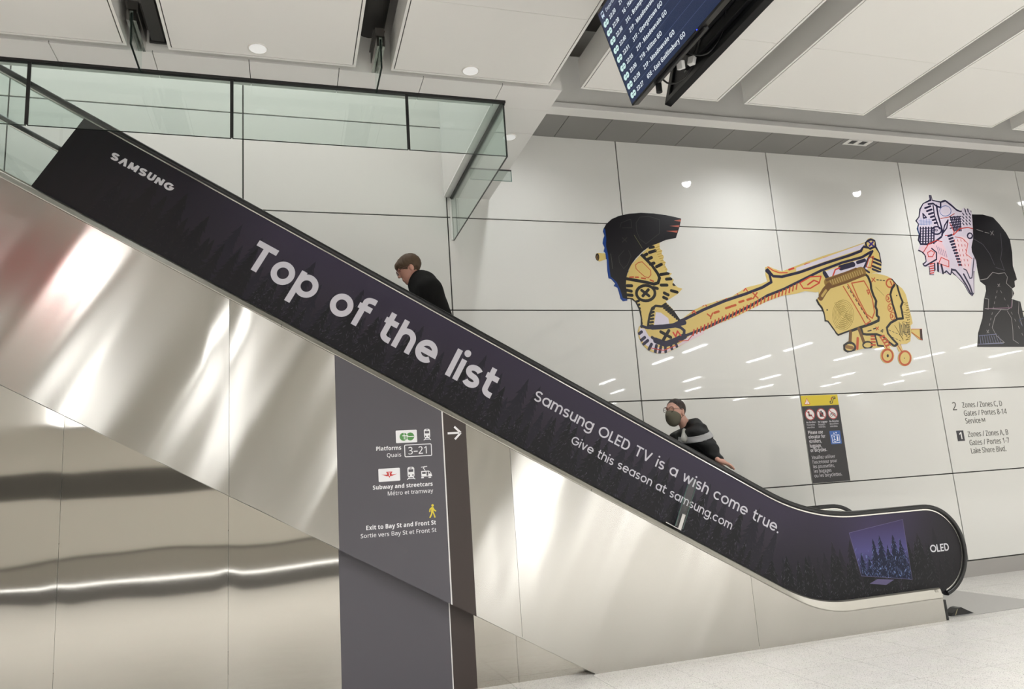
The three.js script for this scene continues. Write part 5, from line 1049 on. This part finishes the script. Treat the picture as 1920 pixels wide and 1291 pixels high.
  [['2', 0.115, 8.925, 2.225, 0.07], ['Zones / Zones C, D', 0.075, 9.103, 2.256, 0.729], ['Gates / Portes 8-14', 0.075, 9.108, 2.14, 0.783], ['Service', 0.075, 9.109, 2.032, 0.27], ['M', 0.05, 9.405, 2.046, 0.06], ['Zones / Zones A, B', 0.075, 9.109, 1.845, 0.734], ['Gates / Portes 1-7', 0.075, 9.11, 1.728, 0.725], ['Lake Shore Blvd.', 0.075, 9.113, 1.615, 0.636]].forEach(([t, s2, x, y, len]) => part('text_line', textGeo(font, t, s2, x, y, 0, len), ink, L));
  part('level_tile', bx(8.912, 9.036, 1.795, 1.94, 0, 0.002), dark, L, 'dark square tile with a white numeral');
  part('numeral', textGeo(bold, '1', 0.1, 8.952, 1.82, 0.0015, 0.045), std(0xe4e2e0, 0.5), L);

  // two printed mural cut-outs
  function mural(obj, pieces, lines, W, z) {
    let a = 1e9, b = 1e9, cx = -1e9, d = -1e9; for (const p of pieces) for (let i = 0; i < p[2].length; i += 2) { a = Math.min(a, p[2][i]); cx = Math.max(cx, p[2][i]); b = Math.min(b, p[2][i + 1]); d = Math.max(d, p[2][i + 1]); }
    const w = cx - a, h = d - b, H = Math.round(W * h / w), mats = {};
    const matFor = (col) => (mats[col] ??= phys(0xffffff, 0.3, { map: canvasTex(W, H, (c) => {
      const k = W / w; c.setTransform(k, 0, 0, -k, -a * k, d * k); c.fillStyle = col; c.fillRect(a, b, w, h); c.lineCap = c.lineJoin = 'round';
      for (const [ink2, mm, fill, p] of lines) { c.beginPath(); for (let i = 0; i < p.length; i += 2) i ? c.lineTo(p[i], p[i + 1]) : c.moveTo(p[i], p[i + 1]); if (fill) { c.closePath(); c.fillStyle = ink2; c.fill(); } else { c.strokeStyle = ink2; c.lineWidth = mm * 0.0025; c.stroke(); } }
    }) }));
    pieces.forEach(([name, col, p], i) => { const q = []; for (let j = 0; j < p.length; j += 2) q.push([p[j], p[j + 1]]); part(name, flatUV(extrude(q, 0.0025 + i * 0.0006, 0.0005), a, b, w, h), matFor(col), obj); });
  }
  const A = thing('wall_mural', 'yellow and black mural figure with a long jointed arm on the panel wall', 'mural', null, [0, 0, ZW]);
  mural(A, ART_A_PIECES, ART_A_LINES, 2048);
  const B = thing('wall_mural', 'mural of a pale patterned face joined to a black head in profile', 'mural', null, [0, 0, ZW]);
  mural(B, ART_B_PIECES, ART_B_LINES, 1024);
}
// ------------------------------------------------------------------ departure screens hanging from the ceiling
{
  const W = 1.24, H = 0.70, TX = 2048, TY = 1156;
  const tex = canvasTex(TX, TY, (c) => {
    c.fillStyle = '#1b2748'; c.fillRect(0, 0, TX, TY); const rowH = TY / 10.15;
    c.strokeStyle = '#5a6990'; c.lineWidth = 2.5; c.fillStyle = '#dfe9f2'; c.textBaseline = 'middle';
    c.font = '58px sans-serif'; c.fillText('Departures', 165, rowH * 0.55);
    c.fillStyle = '#cfe0ee'; c.beginPath(); c.roundRect(52, rowH * 0.2, 62, 66, 10); c.fill(); c.fillStyle = '#1b2748'; c.fillRect(60, rowH * 0.3, 46, 26); c.fillStyle = '#cfe0ee'; c.fillRect(58, rowH * 0.2 + 66, 12, 10); c.fillRect(96, rowH * 0.2 + 66, 12, 10);
    [['22:20', '21 - Milton GO'], ['22:30', '16 - Hamilton GO'], ['22:36', '31L - Brampton'], ['22:40', '21P - Meadowvale GO'], ['22:51', '31F - Georgetown GO'], ['22:55', '21P - Meadowvale GO'], ['23:00', '21B - Milton GO'], ['23:20', '21P - Meadowvale GO'], ['23:27', '65E - East Gwillimbury GO']].forEach(([t, d], i) => {
      const y = rowH * (i + 1.5); c.beginPath(); c.moveTo(30, y - rowH / 2); c.lineTo(TX - 20, y - rowH / 2); c.stroke();
      c.fillStyle = '#cfeee9'; c.beginPath(); c.arc(62, y, 34, 0, 7); c.arc(118, y, 34, 0, 7); c.fill(); c.fillStyle = '#1b2748'; c.fillRect(60, y - 4, 30, 8); c.fillRect(88, y - 30, 5, 60); c.fillRect(100, y - 4, 40, 8);
      c.fillStyle = '#e9f2f6'; c.font = 'bold 64px sans-serif'; c.fillText(t, 185, y); c.font = 'bold 66px sans-serif'; c.fillText(d, 440, y);
    });
  });
  const zL = -4.198;
  // local frame: x runs along the screen, y up the screen, z out of its face
  function monitor(label, base, tiltDir) {
    const t = thing('departure_screen', label, 'screen', null, [base[0], base[1], base[2]]);
    const q = new THREE.Quaternion(); const up = V(tiltDir * 0.276, 0.961, 0).normalize(), along = V(0, 0, tiltDir < 0 ? 1 : -1), out = new THREE.Vector3().crossVectors(along, up);
    t.quaternion.setFromRotationMatrix(new THREE.Matrix4().makeBasis(along, up, out));
    return t;
  }
  const casing = std(0x0f0f11, 0.4), backM = std(0x17171a, 0.5), metal = std(0x1d1c1e, 0.45, { metalness: 0.4 });
  const a = monitor('hanging departure screen listing bus times in white on navy', [2.272, 4.082, zL], -1);
  part('casing', rbx(0, W, 0, H, -0.055, 0, 0.006), casing, a);
  const face = new THREE.PlaneGeometry(W - 0.024, H - 0.024); face.translate(W / 2, H / 2, 0.001); part('screen', face, new THREE.MeshStandardMaterial({ color: 0x05060a, roughness: 0.25, emissive: 0xffffff, emissiveMap: tex, emissiveIntensity: 0.62 }), a);
  part('rear_housing', rbx(0.12, W - 0.12, 0.1, H - 0.12, -0.085, -0.055, 0.008), backM, a);
  part('speaker_bar', rbx(0.32, 0.9, -0.018, 0.0, -0.05, -0.02, 0.004), backM, a);
  part('white_sticker', bx(0.015, 0.09, 0.01, 0.045, -0.0565, -0.0555), std(0xd0cfcc, 0.5), a);
  part('power_light', bx(0.86, 0.868, 0.004, 0.01, 0.0015, 0.003), new THREE.MeshStandardMaterial({ color: 0x2030a0, emissive: 0x3040ff, emissiveIntensity: 2 }), a, 'tiny blue power light');
  const b = monitor('second departure screen hanging back to back, its black rear side with cables showing', [2.57, 4.1, zL + W], 1);
  part('casing', merge([rbx(0, W, 0, 0.05, -0.05, 0, 0.006), rbx(0, W, H - 0.05, H, -0.05, 0, 0.006), rbx(0, 0.05, 0, H, -0.05, 0, 0.006), rbx(W - 0.05, W, 0, H, -0.05, 0, 0.006)]), casing, b);
  part('rear_panel', bx(0.05, W - 0.05, 0.05, H - 0.05, -0.03, -0.003), backM, b);
  part('rear_housing', merge([rbx(0.25, W - 0.25, 0.12, H - 0.16, -0.062, -0.03, 0.008), rbx(0.4, 0.8, 0.22, 0.5, -0.085, -0.06, 0.01)]), backM, b);
  part('vent_slots', merge(Array.from({ length: 14 }, (_, i) => bx(0.3 + i * 0.045, 0.325 + i * 0.045, 0.56, 0.6, -0.034, -0.029))), M.black, b);
  part('screen', (() => { const g = new THREE.PlaneGeometry(W - 0.024, H - 0.024); g.translate(W / 2, H / 2, 0.001); return g; })(), std(0x0b0d14, 0.2), b);
  part('input_tag', bx(W - 0.24, W - 0.2, 0.14, 0.155, -0.0315, -0.0305), std(0x8d8d90, 0.5), b);
  const mt = thing('screen_mount', 'black ceiling pole and arms carrying the two departure screens', 'mount', null, [2.42, 4.3, zL + 0.62]);
  part('pole', (() => { const g = new THREE.CylinderGeometry(0.025, 0.025, 1.2, 16); g.translate(0, 0.72, 0); return g; })(), metal, mt);
  part('spreader', rbx(-0.03, 0.03, 0.08, 0.16, -0.45, 0.45, 0.006), metal, mt);
  for (const z of [-0.32, 0.32]) part('arm', merge([bx(-0.14, 0.14, 0.1, 0.14, z - 0.015, z + 0.015), bx(-0.15, -0.13, 0.02, 0.24, z - 0.015, z + 0.015), bx(0.13, 0.15, 0.02, 0.24, z - 0.015, z + 0.015)]), metal, mt);
  const cb = thing('screen_cable', 'short black signal cable looping from the small hanging cylinder', 'cable', 'cables between the screens');
  part('cord', tube([[2.33, 4.16, -3.92], [2.4, 4.09, -3.9], [2.47, 4.1, -3.84], [2.53, 4.2, -3.78], [2.57, 4.34, -3.74]], 0.006, 30, 6), M.black, cb);
  const cb2 = thing('screen_cable', 'longer black signal cable looping beside the white plug adapters', 'cable', 'cables between the screens');
  part('cord', tube([[2.36, 4.3, -3.7], [2.42, 4.16, -3.66], [2.5, 4.13, -3.6], [2.56, 4.22, -3.5], [2.56, 4.4, -3.42]], 0.006, 30, 6), M.black, cb2);
  [[2.405, 4.135, -3.755, 0.2], [2.475, 4.16, -3.735, -0.25]].forEach(([x, y, z, r], i) => {
    const ad = thing('cable_adapter', ['small white plug adapter hanging below the screen with the bus times', 'small white plug adapter hanging against the rear of the second screen'][i], 'adapter', null, [x, y, z]); ad.rotation.set(0.2, 0.4, r);
    part('shell', rbx(-0.016, 0.016, -0.026, 0.026, -0.022, 0.022, 0.004), std(0xd4d3d0, 0.4), ad); part('plug', rbx(-0.008, 0.008, 0.026, 0.044, -0.01, 0.01, 0.003), M.black, ad); part('cord', tube([[0, 0.044, 0], [0.01, 0.09, 0.01], [0.0, 0.14, 0.02]], 0.004, 10, 6), M.black, ad);
  });
  const bz = thing('sensor_knob', 'small black cylinder hanging under the screen with the bus times', 'sensor', null, [2.335, 4.075, -3.93]);
  const kg = new THREE.CylinderGeometry(0.02, 0.02, 0.07, 16); part('knob', kg, M.black, bz); part('stem', bx(-0.006, 0.006, 0.03, 0.1, -0.006, 0.006), M.black, bz);
}
// ------------------------------------------------------------------ people: smooth distance fields meshed with surface nets
const smin = (a, b, k) => { const h = Math.max(k - Math.abs(a - b), 0) / k; return Math.min(a, b) - h * h * k * 0.25; };
function capD(p, a, b, ra, rb) { const ax = b[0] - a[0], ay = b[1] - a[1], az = b[2] - a[2], px = p[0] - a[0], py = p[1] - a[1], pz = p[2] - a[2]; let h = (px * ax + py * ay + pz * az) / (ax * ax + ay * ay + az * az); h = h < 0 ? 0 : h > 1 ? 1 : h; return Math.hypot(px - ax * h, py - ay * h, pz - az * h) - (ra + (rb - ra) * h); }
function ellD(p, c, r) { const x = (p[0] - c[0]) / r[0], y = (p[1] - c[1]) / r[1], z = (p[2] - c[2]) / r[2], k = Math.hypot(x, y, z), k2 = Math.hypot(x / r[0], y / r[1], z / r[2]); return k2 < 1e-9 ? -Math.min(...r) : k * (k - 1) / k2; }
function nets(lo, hi, cell, fn) {
  const n = [0, 1, 2].map((i) => Math.ceil((hi[i] - lo[i]) / cell) + 1), [nx, ny, nz] = n, F = new Float32Array(nx * ny * nz), id = (i, j, k) => (k * ny + j) * nx + i;
  for (let k = 0; k < nz; k++) for (let j = 0; j < ny; j++) for (let i = 0; i < nx; i++) F[id(i, j, k)] = fn([lo[0] + i * cell, lo[1] + j * cell, lo[2] + k * cell]);
  const vid = new Int32Array(nx * ny * nz).fill(-1), pos = [], idx = [];
  for (let k = 0; k + 1 < nz; k++) for (let j = 0; j + 1 < ny; j++) for (let i = 0; i + 1 < nx; i++) {
    let m = 0, c = 0, x = 0, y = 0, z = 0; const v = []; for (let q = 0; q < 8; q++) { const f = F[id(i + (q & 1), j + (q >> 1 & 1), k + (q >> 2))]; v.push(f); if (f < 0) m++; }
    if (m === 0 || m === 8) continue;
    for (let a = 0; a < 8; a++) for (const bit of [1, 2, 4]) if (!(a & bit)) { const b = a | bit, fa = v[a], fb = v[b]; if ((fa < 0) !== (fb < 0)) { const t = fa / (fa - fb); x += (a & 1) + (bit === 1 ? t : 0); y += (a >> 1 & 1) + (bit === 2 ? t : 0); z += (a >> 2) + (bit === 4 ? t : 0); c++; } }
    vid[id(i, j, k)] = pos.length / 3; pos.push(lo[0] + (i + x / c) * cell, lo[1] + (j + y / c) * cell, lo[2] + (k + z / c) * cell);
  }
  for (let k = 1; k + 1 < nz; k++) for (let j = 1; j + 1 < ny; j++) for (let i = 1; i + 1 < nx; i++) {
    const f = F[id(i, j, k)] < 0;
    const quad = (g, a, b, c, d) => { if (f === g) return; const q = [a, b, c, d]; if (q.some((u) => u < 0)) return; f ? idx.push(a, b, c, a, c, d) : idx.push(a, c, b, a, d, c); };
    quad(F[id(i + 1, j, k)] < 0, vid[id(i, j - 1, k - 1)], vid[id(i, j, k - 1)], vid[id(i, j, k)], vid[id(i, j - 1, k)]);
    quad(F[id(i, j + 1, k)] < 0, vid[id(i - 1, j, k - 1)], vid[id(i - 1, j, k)], vid[id(i, j, k)], vid[id(i, j, k - 1)]);
    quad(F[id(i, j, k + 1)] < 0, vid[id(i - 1, j - 1, k)], vid[id(i, j - 1, k)], vid[id(i, j, k)], vid[id(i - 1, j, k)]);
  }
  const g = new THREE.BufferGeometry(); g.setAttribute('position', new THREE.Float32BufferAttribute(pos, 3)); g.setIndex(idx);
  const nor = new Float32Array(pos.length), e = cell * 0.4; for (let i = 0; i < pos.length; i += 3) { const p = [pos[i], pos[i + 1], pos[i + 2]], d = [0, 1, 2].map((q) => { const u = [...p], w = [...p]; u[q] += e; w[q] -= e; return fn(u) - fn(w); }), l = Math.hypot(...d) || 1; for (let q = 0; q < 3; q++) nor[i + q] = d[q] / l; }
  g.setAttribute('normal', new THREE.BufferAttribute(nor, 3)); g.setAttribute('uv', new THREE.BufferAttribute(new Float32Array(pos.length / 3 * 2), 2)); return g;
}
const KS2 = 2.96, treadY = (x) => { const j = Math.floor((x + 3.4) / 0.4), xx = -3.4 + j * 0.4; return Math.max(0.012, KS2 - T30 * (xx + 0.2)); };
// head in its own frame: face towards -x, y up
const headField = (p) => {
  let d = ellD(p, [0.016, 0.036, 0], [0.101, 0.09, 0.078]); d = smin(d, ellD(p, [-0.026, -0.036, 0], [0.07, 0.09, 0.06]), 0.04); d = smin(d, capD(p, [-0.062, -0.105, 0.012], [-0.062, -0.105, -0.012], 0.02, 0.02), 0.03);
  d = smin(d, capD(p, [-0.088, 0.012, 0], [-0.112, -0.028, 0], 0.008, 0.013), 0.014); d = smin(d, capD(p, [-0.086, 0.03, 0.035], [-0.086, 0.03, -0.035], 0.012, 0.012), 0.02);
  d = smin(d, capD(p, [-0.09, -0.066, 0.018], [-0.09, -0.066, -0.018], 0.007, 0.007), 0.01); d = smin(d, capD(p, [-0.087, -0.079, 0.015], [-0.087, -0.079, -0.015], 0.007, 0.007), 0.008);
  for (const s of [-1, 1]) { d = smin(d, ellD(p, [0.018, -0.008, s * 0.077], [0.02, 0.033, 0.011]), 0.01); d = Math.max(d, -ellD(p, [-0.096, 0.008, s * 0.034], [0.014, 0.011, 0.017])); }
  return d;
};
function headFrame(pos, yaw, pitch, roll = 0) { return new THREE.Matrix4().compose(V(...pos), new THREE.Quaternion().setFromEuler(new THREE.Euler(roll, yaw, pitch, 'YZX')), V(1.05, 1.05, 1.05)); }
// hand: wrist at origin, fingers along +x, back of the hand up
function handGeometry(side, curl) {
  const f = (p) => { let d = ellD(p, [0.045, 0, 0], [0.05, 0.016, 0.04]); d = smin(d, capD(p, [-0.03, 0, 0], [0.02, 0, 0], 0.026, 0.026), 0.02);
    [[-0.03, 0.062], [-0.011, 0.074], [0.009, 0.07], [0.028, 0.055]].forEach(([z, L], i) => { const a = [0.085 - Math.abs(i - 1.3) * 0.006, 0.002, z * side], c1 = curl, b = [a[0] + L * 0.5 * Math.cos(c1), a[1] - L * 0.5 * Math.sin(c1), a[2]], c = [b[0] + L * 0.55 * Math.cos(c1 * 2.4), b[1] - L * 0.55 * Math.sin(c1 * 2.4), a[2]]; d = smin(d, Math.min(capD(p, a, b, 0.0095, 0.0088), capD(p, b, c, 0.0088, 0.0075)), 0.006); });
    d = smin(d, Math.min(capD(p, [0.02, -0.004, -0.03 * side], [0.05, -0.012, -0.058 * side], 0.013, 0.011), capD(p, [0.05, -0.012, -0.058 * side], [0.082, -0.02, -0.06 * side], 0.0105, 0.0085)), 0.01); return d; };
  return nets([-0.07, -0.11, -0.09], [0.2, 0.05, 0.09], 0.0045, f);
}
function glasses(t, Mx, mat) {
  const rims = []; for (const s of [-1, 1]) { const r = new THREE.TorusGeometry(0.026, 0.0026, 6, 24); r.rotateY(Math.PI / 2); r.translate(-0.112, 0.006, s * 0.033); rims.push(r); rims.push(tube([[-0.112, 0.012, s * 0.058], [-0.06, 0.014, s * 0.078], [0.02, 0.012, s * 0.084]], 0.0022, 12, 5)); }
  rims.push(tube([[-0.112, 0.012, -0.009], [-0.116, 0.014, 0], [-0.112, 0.012, 0.009]], 0.0024, 8, 5));
  const g = merge(rims); g.applyMatrix4(Mx); part('glasses', g, mat, t);
}
const skinTone = [0.5, 0.27, 0.19];
// J: joints; builds body (head and hands merged), trousers, shoes
function figure(t, J, R, headM, hands, skin, legCol, shoeCol) {
  const bodyF = (p) => {
    let d = capD(p, J.pelvis, J.chest, 0.12, 0.135); d = smin(d, capD(p, J.chest, J.neck, 0.125, 0.06), 0.08); d = smin(d, capD(p, J.neck, J.skull, 0.055, 0.058), 0.03);
    for (const s of ['L', 'R']) { d = smin(d, capD(p, J['sh' + s], J['el' + s], 0.052, 0.042), 0.06); d = smin(d, capD(p, J['el' + s], J['wr' + s], 0.042, 0.028), 0.02); d = smin(d, capD(p, J['hip' + s], J['kn' + s], 0.082, 0.056), 0.06); d = smin(d, capD(p, J['kn' + s], J['an' + s], 0.056, 0.038), 0.02); }
    return d;
  };
  const all = Object.values(J), lo = [0, 1, 2].map((i) => Math.min(...all.map((q) => q[i])) - 0.2), hi = [0, 1, 2].map((i) => Math.max(...all.map((q) => q[i])) + 0.2);
  const body = nets(lo, hi, 0.016, bodyF), head = nets([-0.15, -0.16, -0.12], [0.15, 0.16, 0.12], 0.0042, headField); head.applyMatrix4(headM);
  const hs = hands.map(([side, curl, m]) => { const g = handGeometry(side, curl); g.applyMatrix4(m); return g; });
  part('body', mergeGeometries([body, head, ...hs]), new THREE.MeshStandardMaterial({ color: skin, roughness: 0.55 }), t, 'skin of face and hands');
  const legF = (p) => { let d = capD(p, [J.pelvis[0], J.pelvis[1] - 0.02, J.pelvis[2]], [J.pelvis[0], J.pelvis[1] + 0.1, J.pelvis[2]], 0.15, 0.145); for (const s of ['L', 'R']) { d = smin(d, capD(p, J['hip' + s], J['kn' + s], 0.1, 0.075), 0.06); d = smin(d, capD(p, J['kn' + s], J['an' + s], 0.075, 0.06), 0.02); } return d; };
  part('trousers', nets(lo, [hi[0], J.pelvis[1] + 0.3, hi[2]], 0.016, legF), std(legCol, 0.85), t);
  for (const s of ['L', 'R']) { const a = J['an' + s], y = a[1] - 0.075; part('shoe', nets([a[0] - 0.26, y - 0.06, a[2] - 0.1], [a[0] + 0.14, y + 0.16, a[2] + 0.1], 0.009, (p) => Math.max(smin(ellD(p, [a[0] - 0.09, y + 0.01, a[2]], [0.14, 0.05, 0.048]), capD(p, [a[0] + 0.01, y + 0.02, a[2]], [a[0], y + 0.08, a[2]], 0.05, 0.045), 0.04), y - 0.002 - p[1] - 0.03 + 0.03)), std(shoeCol, 0.5), t); }
}
const placeHand = (pos, fwd, up) => { const x = V(...fwd).normalize(), z = new THREE.Vector3().crossVectors(x, V(...up)).normalize(), y = new THREE.Vector3().crossVectors(z, x); return new THREE.Matrix4().makeBasis(x, y, z).setPosition(...pos); };
{ // person leaning forward, climbing
  const bz = -6.85, bX = 1.45, bY = treadY(1.62);
  const w = (x, y, z) => [x - bX, y - bY, z - bz];
  const t = thing('person', 'person in a black coat with short brown hair and glasses leaning forward', 'person', null, [bX, bY, bz]);
  const fA = treadY(1.25) + 0.075, fB = treadY(1.66) + 0.075;
  const J = { pelvis: w(1.45, 2.98, bz), chest: w(1.31, 3.32, bz), neck: w(1.25, 3.55, bz), skull: w(1.17, 3.66, bz), shL: w(1.29, 3.45, bz + 0.19), shR: w(1.29, 3.45, bz - 0.19), elL: w(1.3, 3.1, bz + 0.25), elR: w(1.28, 3.12, bz - 0.25), wrL: w(1.1, 2.98, bz + 0.2), wrR: w(1.08, 3.0, bz - 0.2), hipL: w(1.45, 2.94, bz + 0.09), hipR: w(1.45, 2.94, bz - 0.09), knL: w(1.25, 2.66, bz + 0.1), knR: w(1.48, 2.5, bz - 0.1), anL: w(1.3, fA, bz + 0.1), anR: w(1.66, fB, bz - 0.1) };
  const hm = headFrame(w(1.14, 3.715, bz), -0.12, 0.4);
  figure(t, J, null, hm, [[1, 0.35, placeHand(J.wrL, [-1, -0.2, 0], [0, 1, 0])], [-1, 0.35, placeHand(J.wrR, [-1, -0.2, 0], [0, 1, 0])]], new THREE.Color(0.52, 0.27, 0.2), 0x17171a, 0x0d0d0e);
  const coatF = (p) => { let d = capD(p, w(1.47, 2.72, bz), J.chest, 0.16, 0.15); d = smin(d, capD(p, J.chest, w(1.26, 3.54, bz), 0.15, 0.1), 0.1); d = smin(d, capD(p, w(1.27, 3.56, bz + 0.06), w(1.37, 3.2, bz + 0.1), 0.1, 0.13), 0.12); d = smin(d, capD(p, w(1.25, 3.58, bz), w(1.29, 3.47, bz + 0.16), 0.085, 0.085), 0.12); d = smin(d, capD(p, w(1.25, 3.58, bz), w(1.29, 3.47, bz - 0.16), 0.085, 0.085), 0.06); for (const s of ['L', 'R']) { d = smin(d, capD(p, J['sh' + s], J['el' + s], 0.082, 0.066), 0.14); d = smin(d, capD(p, J['el' + s], J['wr' + s], 0.066, 0.05), 0.02); } d = smin(d, capD(p, w(1.235, 3.61, bz + 0.02), w(1.235, 3.61, bz - 0.02), 0.074, 0.074), 0.03); return d + 0.004 * vnoise(p[1] * 14, p[2] * 9 + p[0] * 11); };
  part('coat', nets(w(0.85, 2.5, bz - 0.5), w(1.9, 3.8, bz + 0.5), 0.012, coatF), phys(0x0e0e0d, 0.9, { specularIntensity: 0.4 }), t, 'black coat with a raised collar');
  const hairF = (p) => { let d = ellD(p, [0.02, 0.046, 0], [0.116, 0.1, 0.092]); d = smin(d, ellD(p, [-0.07, 0.062, 0], [0.042, 0.036, 0.066]), 0.03); const cut = (-0.085 + (p[0] + 0.1) * -0.5) + 0.115 - p[1]; d = Math.max(d, cut); d = Math.max(d, -ellD(p, [0.006, -0.02, 0.09 * Math.sign(p[2])], [0.035, 0.04, 0.03])); return d + 0.006 * vnoise(p[0] * 60 + p[2] * 40, p[1] * 30 + p[2] * 70); };
  const hg = nets([-0.16, -0.12, -0.13], [0.17, 0.18, 0.13], 0.005, hairF); hg.applyMatrix4(hm); part('hair', hg, std(0x4a3826, 0.75), t, 'short light brown hair');
  glasses(t, hm, std(0x5e2a22, 0.4));
}
{ // masked person with a hand on the rail
  const bz = -6.8, bX = 4.05, bY = treadY(4.02);
  const w = (x, y, z) => [x - bX, y - bY, z - bz];
  const t = thing('person', 'person in a black puffer jacket, olive face mask and glasses holding the handrail', 'person', null, [bX, bY, bz]);
  const f = bY + 0.075;
  const J = { pelvis: w(4.07, 1.5, bz), chest: w(4.0, 1.83, bz), neck: w(3.92, 2.06, bz), skull: w(3.84, 2.18, bz), shL: w(4.03, 1.965, bz + 0.2), shR: w(3.93, 1.96, bz - 0.19), elL: w(4.12, 1.84, -6.46), elR: w(3.95, 1.66, bz - 0.28), wrL: w(3.95, 1.745, -6.38), wrR: w(3.76, 1.56, bz - 0.2), hipL: w(4.07, 1.46, bz + 0.09), hipR: w(4.07, 1.46, bz - 0.09), knL: w(4.04, 1.04, bz + 0.1), knR: w(4.03, 1.04, bz - 0.1), anL: w(4.1, f, bz + 0.1), anR: w(4.09, f, bz - 0.1) };
  J.shL = w(3.93, 1.975, -6.62); J.elL = w(3.955, 1.85, -6.5); J.wrL = w(3.985, 1.735, -6.395);
  const hm = headFrame(w(3.795, 2.235, bz), 0.5, -0.12);
  figure(t, J, null, hm, [[1, 0.12, placeHand(w(3.985, 1.71, -6.37), [0.866, -0.5, 0.12], [0.5, 0.866, 0])], [-1, 0.35, placeHand(J.wrR, [-1, -0.3, 0], [0, 1, 0])]], new THREE.Color(0.55, 0.31, 0.24), 0x1d2230, 0x121212);
  const puff = (p) => 0.009 * Math.sin(p[1] * 52 + p[0] * 16);
  const jackF = (p) => { let d = capD(p, w(4.08, 1.4, bz), J.chest, 0.175, 0.185); d = smin(d, capD(p, J.chest, w(3.94, 2.02, bz), 0.18, 0.1), 0.09); d = smin(d, capD(p, J.shL, J.shR, 0.11, 0.1), 0.08); d = smin(d, capD(p, J.shL, J.elL, 0.1, 0.078), 0.06); d = smin(d, capD(p, J.elL, J.wrL, 0.078, 0.042), 0.03); d = smin(d, capD(p, J.shR, J.elR, 0.098, 0.075), 0.06); d = smin(d, capD(p, J.elR, J.wrR, 0.075, 0.055), 0.03); d = smin(d, capD(p, w(3.985, 2.1, bz + 0.06), w(3.985, 2.1, bz - 0.08), 0.068, 0.068), 0.05); return d + puff(p); };
  part('jacket', nets(w(3.5, 1.1, bz - 0.5), w(4.5, 2.3, bz + 0.55), 0.012, jackF), phys(0x131415, 0.6, { specularIntensity: 0.6 }), t, 'black quilted jacket with a hood');
  const bandF = (p) => { const x = p[0] + bX, y = p[1] + bY, z = p[2] + bz; return Math.max(jackF(p) - 0.006, Math.abs(y - (1.985 + 0.3 * (x - 4.0) - 0.1 * (z + 6.6))) - 0.031, -6.83 - z); };
  part('grey_band', nets(w(3.6, 1.7, bz - 0.1), w(4.4, 2.2, bz + 0.5), 0.009, bandF), std(0xa3a3a4, 0.7), t, 'light grey band across the shoulder');
  part('shirt_collar', nets(w(3.7, 1.9, bz - 0.1), w(3.98, 2.12, bz + 0.25), 0.008, (p) => capD(p, w(3.795, 1.95, bz + 0.13), w(3.83, 2.04, bz + 0.08), 0.036, 0.02)), std(0xb9b8b2, 0.7), t, 'pale shirt collar');
  const hairF = (p) => { let d = ellD(p, [0.026, 0.042, 0], [0.108, 0.094, 0.086]); const cut = (p[0] + 0.07) * -1.35 + 0.075 - p[1]; d = Math.max(d, cut); d = Math.max(d, -ellD(p, [0.006, -0.012, 0.092 * Math.sign(p[2])], [0.034, 0.04, 0.03])); d = smin(d, capD(p, [0.1, 0.0, 0], [0.125, -0.17, 0], 0.035, 0.024), 0.02); return d + 0.004 * vnoise(p[0] * 50 + p[2] * 60, p[1] * 18); };
  const hg = nets([-0.14, -0.24, -0.13], [0.2, 0.18, 0.13], 0.005, hairF); hg.applyMatrix4(hm); part('hair', hg, std(0x271a15, 0.6), t, 'dark brown hair tied back');
  const maskF = (p) => Math.max(smin(ellD(p, [-0.034, -0.058, 0], [0.085, 0.09, 0.071]), capD(p, [-0.09, -0.012, 0], [-0.118, -0.04, 0], 0.014, 0.02), 0.05), p[1] + 0.004 + (p[0] + 0.1) * 0.12, p[0] - 0.012 + (p[1] + 0.05) * 0.25 * Math.sign(p[1] + 0.05));
  const mg = nets([-0.16, -0.18, -0.1], [0.06, 0.04, 0.1], 0.0045, maskF); mg.applyMatrix4(hm); part('face_mask', mg, std(0x5b584a, 0.85), t, 'olive cloth face mask');
  const sg = merge([-1, 1].flatMap((s) => [tube([[-0.01, -0.02, s * 0.066], [0.025, 0.015, s * 0.082]], 0.0018, 6, 5), tube([[-0.015, -0.085, s * 0.058], [0.028, -0.035, s * 0.08]], 0.0018, 6, 5)])); sg.applyMatrix4(hm); part('ear_loop', sg, std(0x3a3a2e, 0.8), t);
  glasses(t, hm, std(0x2b1a18, 0.4));
}
// ------------------------------------------------------------------ hand over
scene.traverse((o) => { if (o.isMesh) { o.castShadow = true; o.receiveShadow = true; } if (o.isSpotLight) { o.castShadow = true; } });
renderer.render(scene, camera);
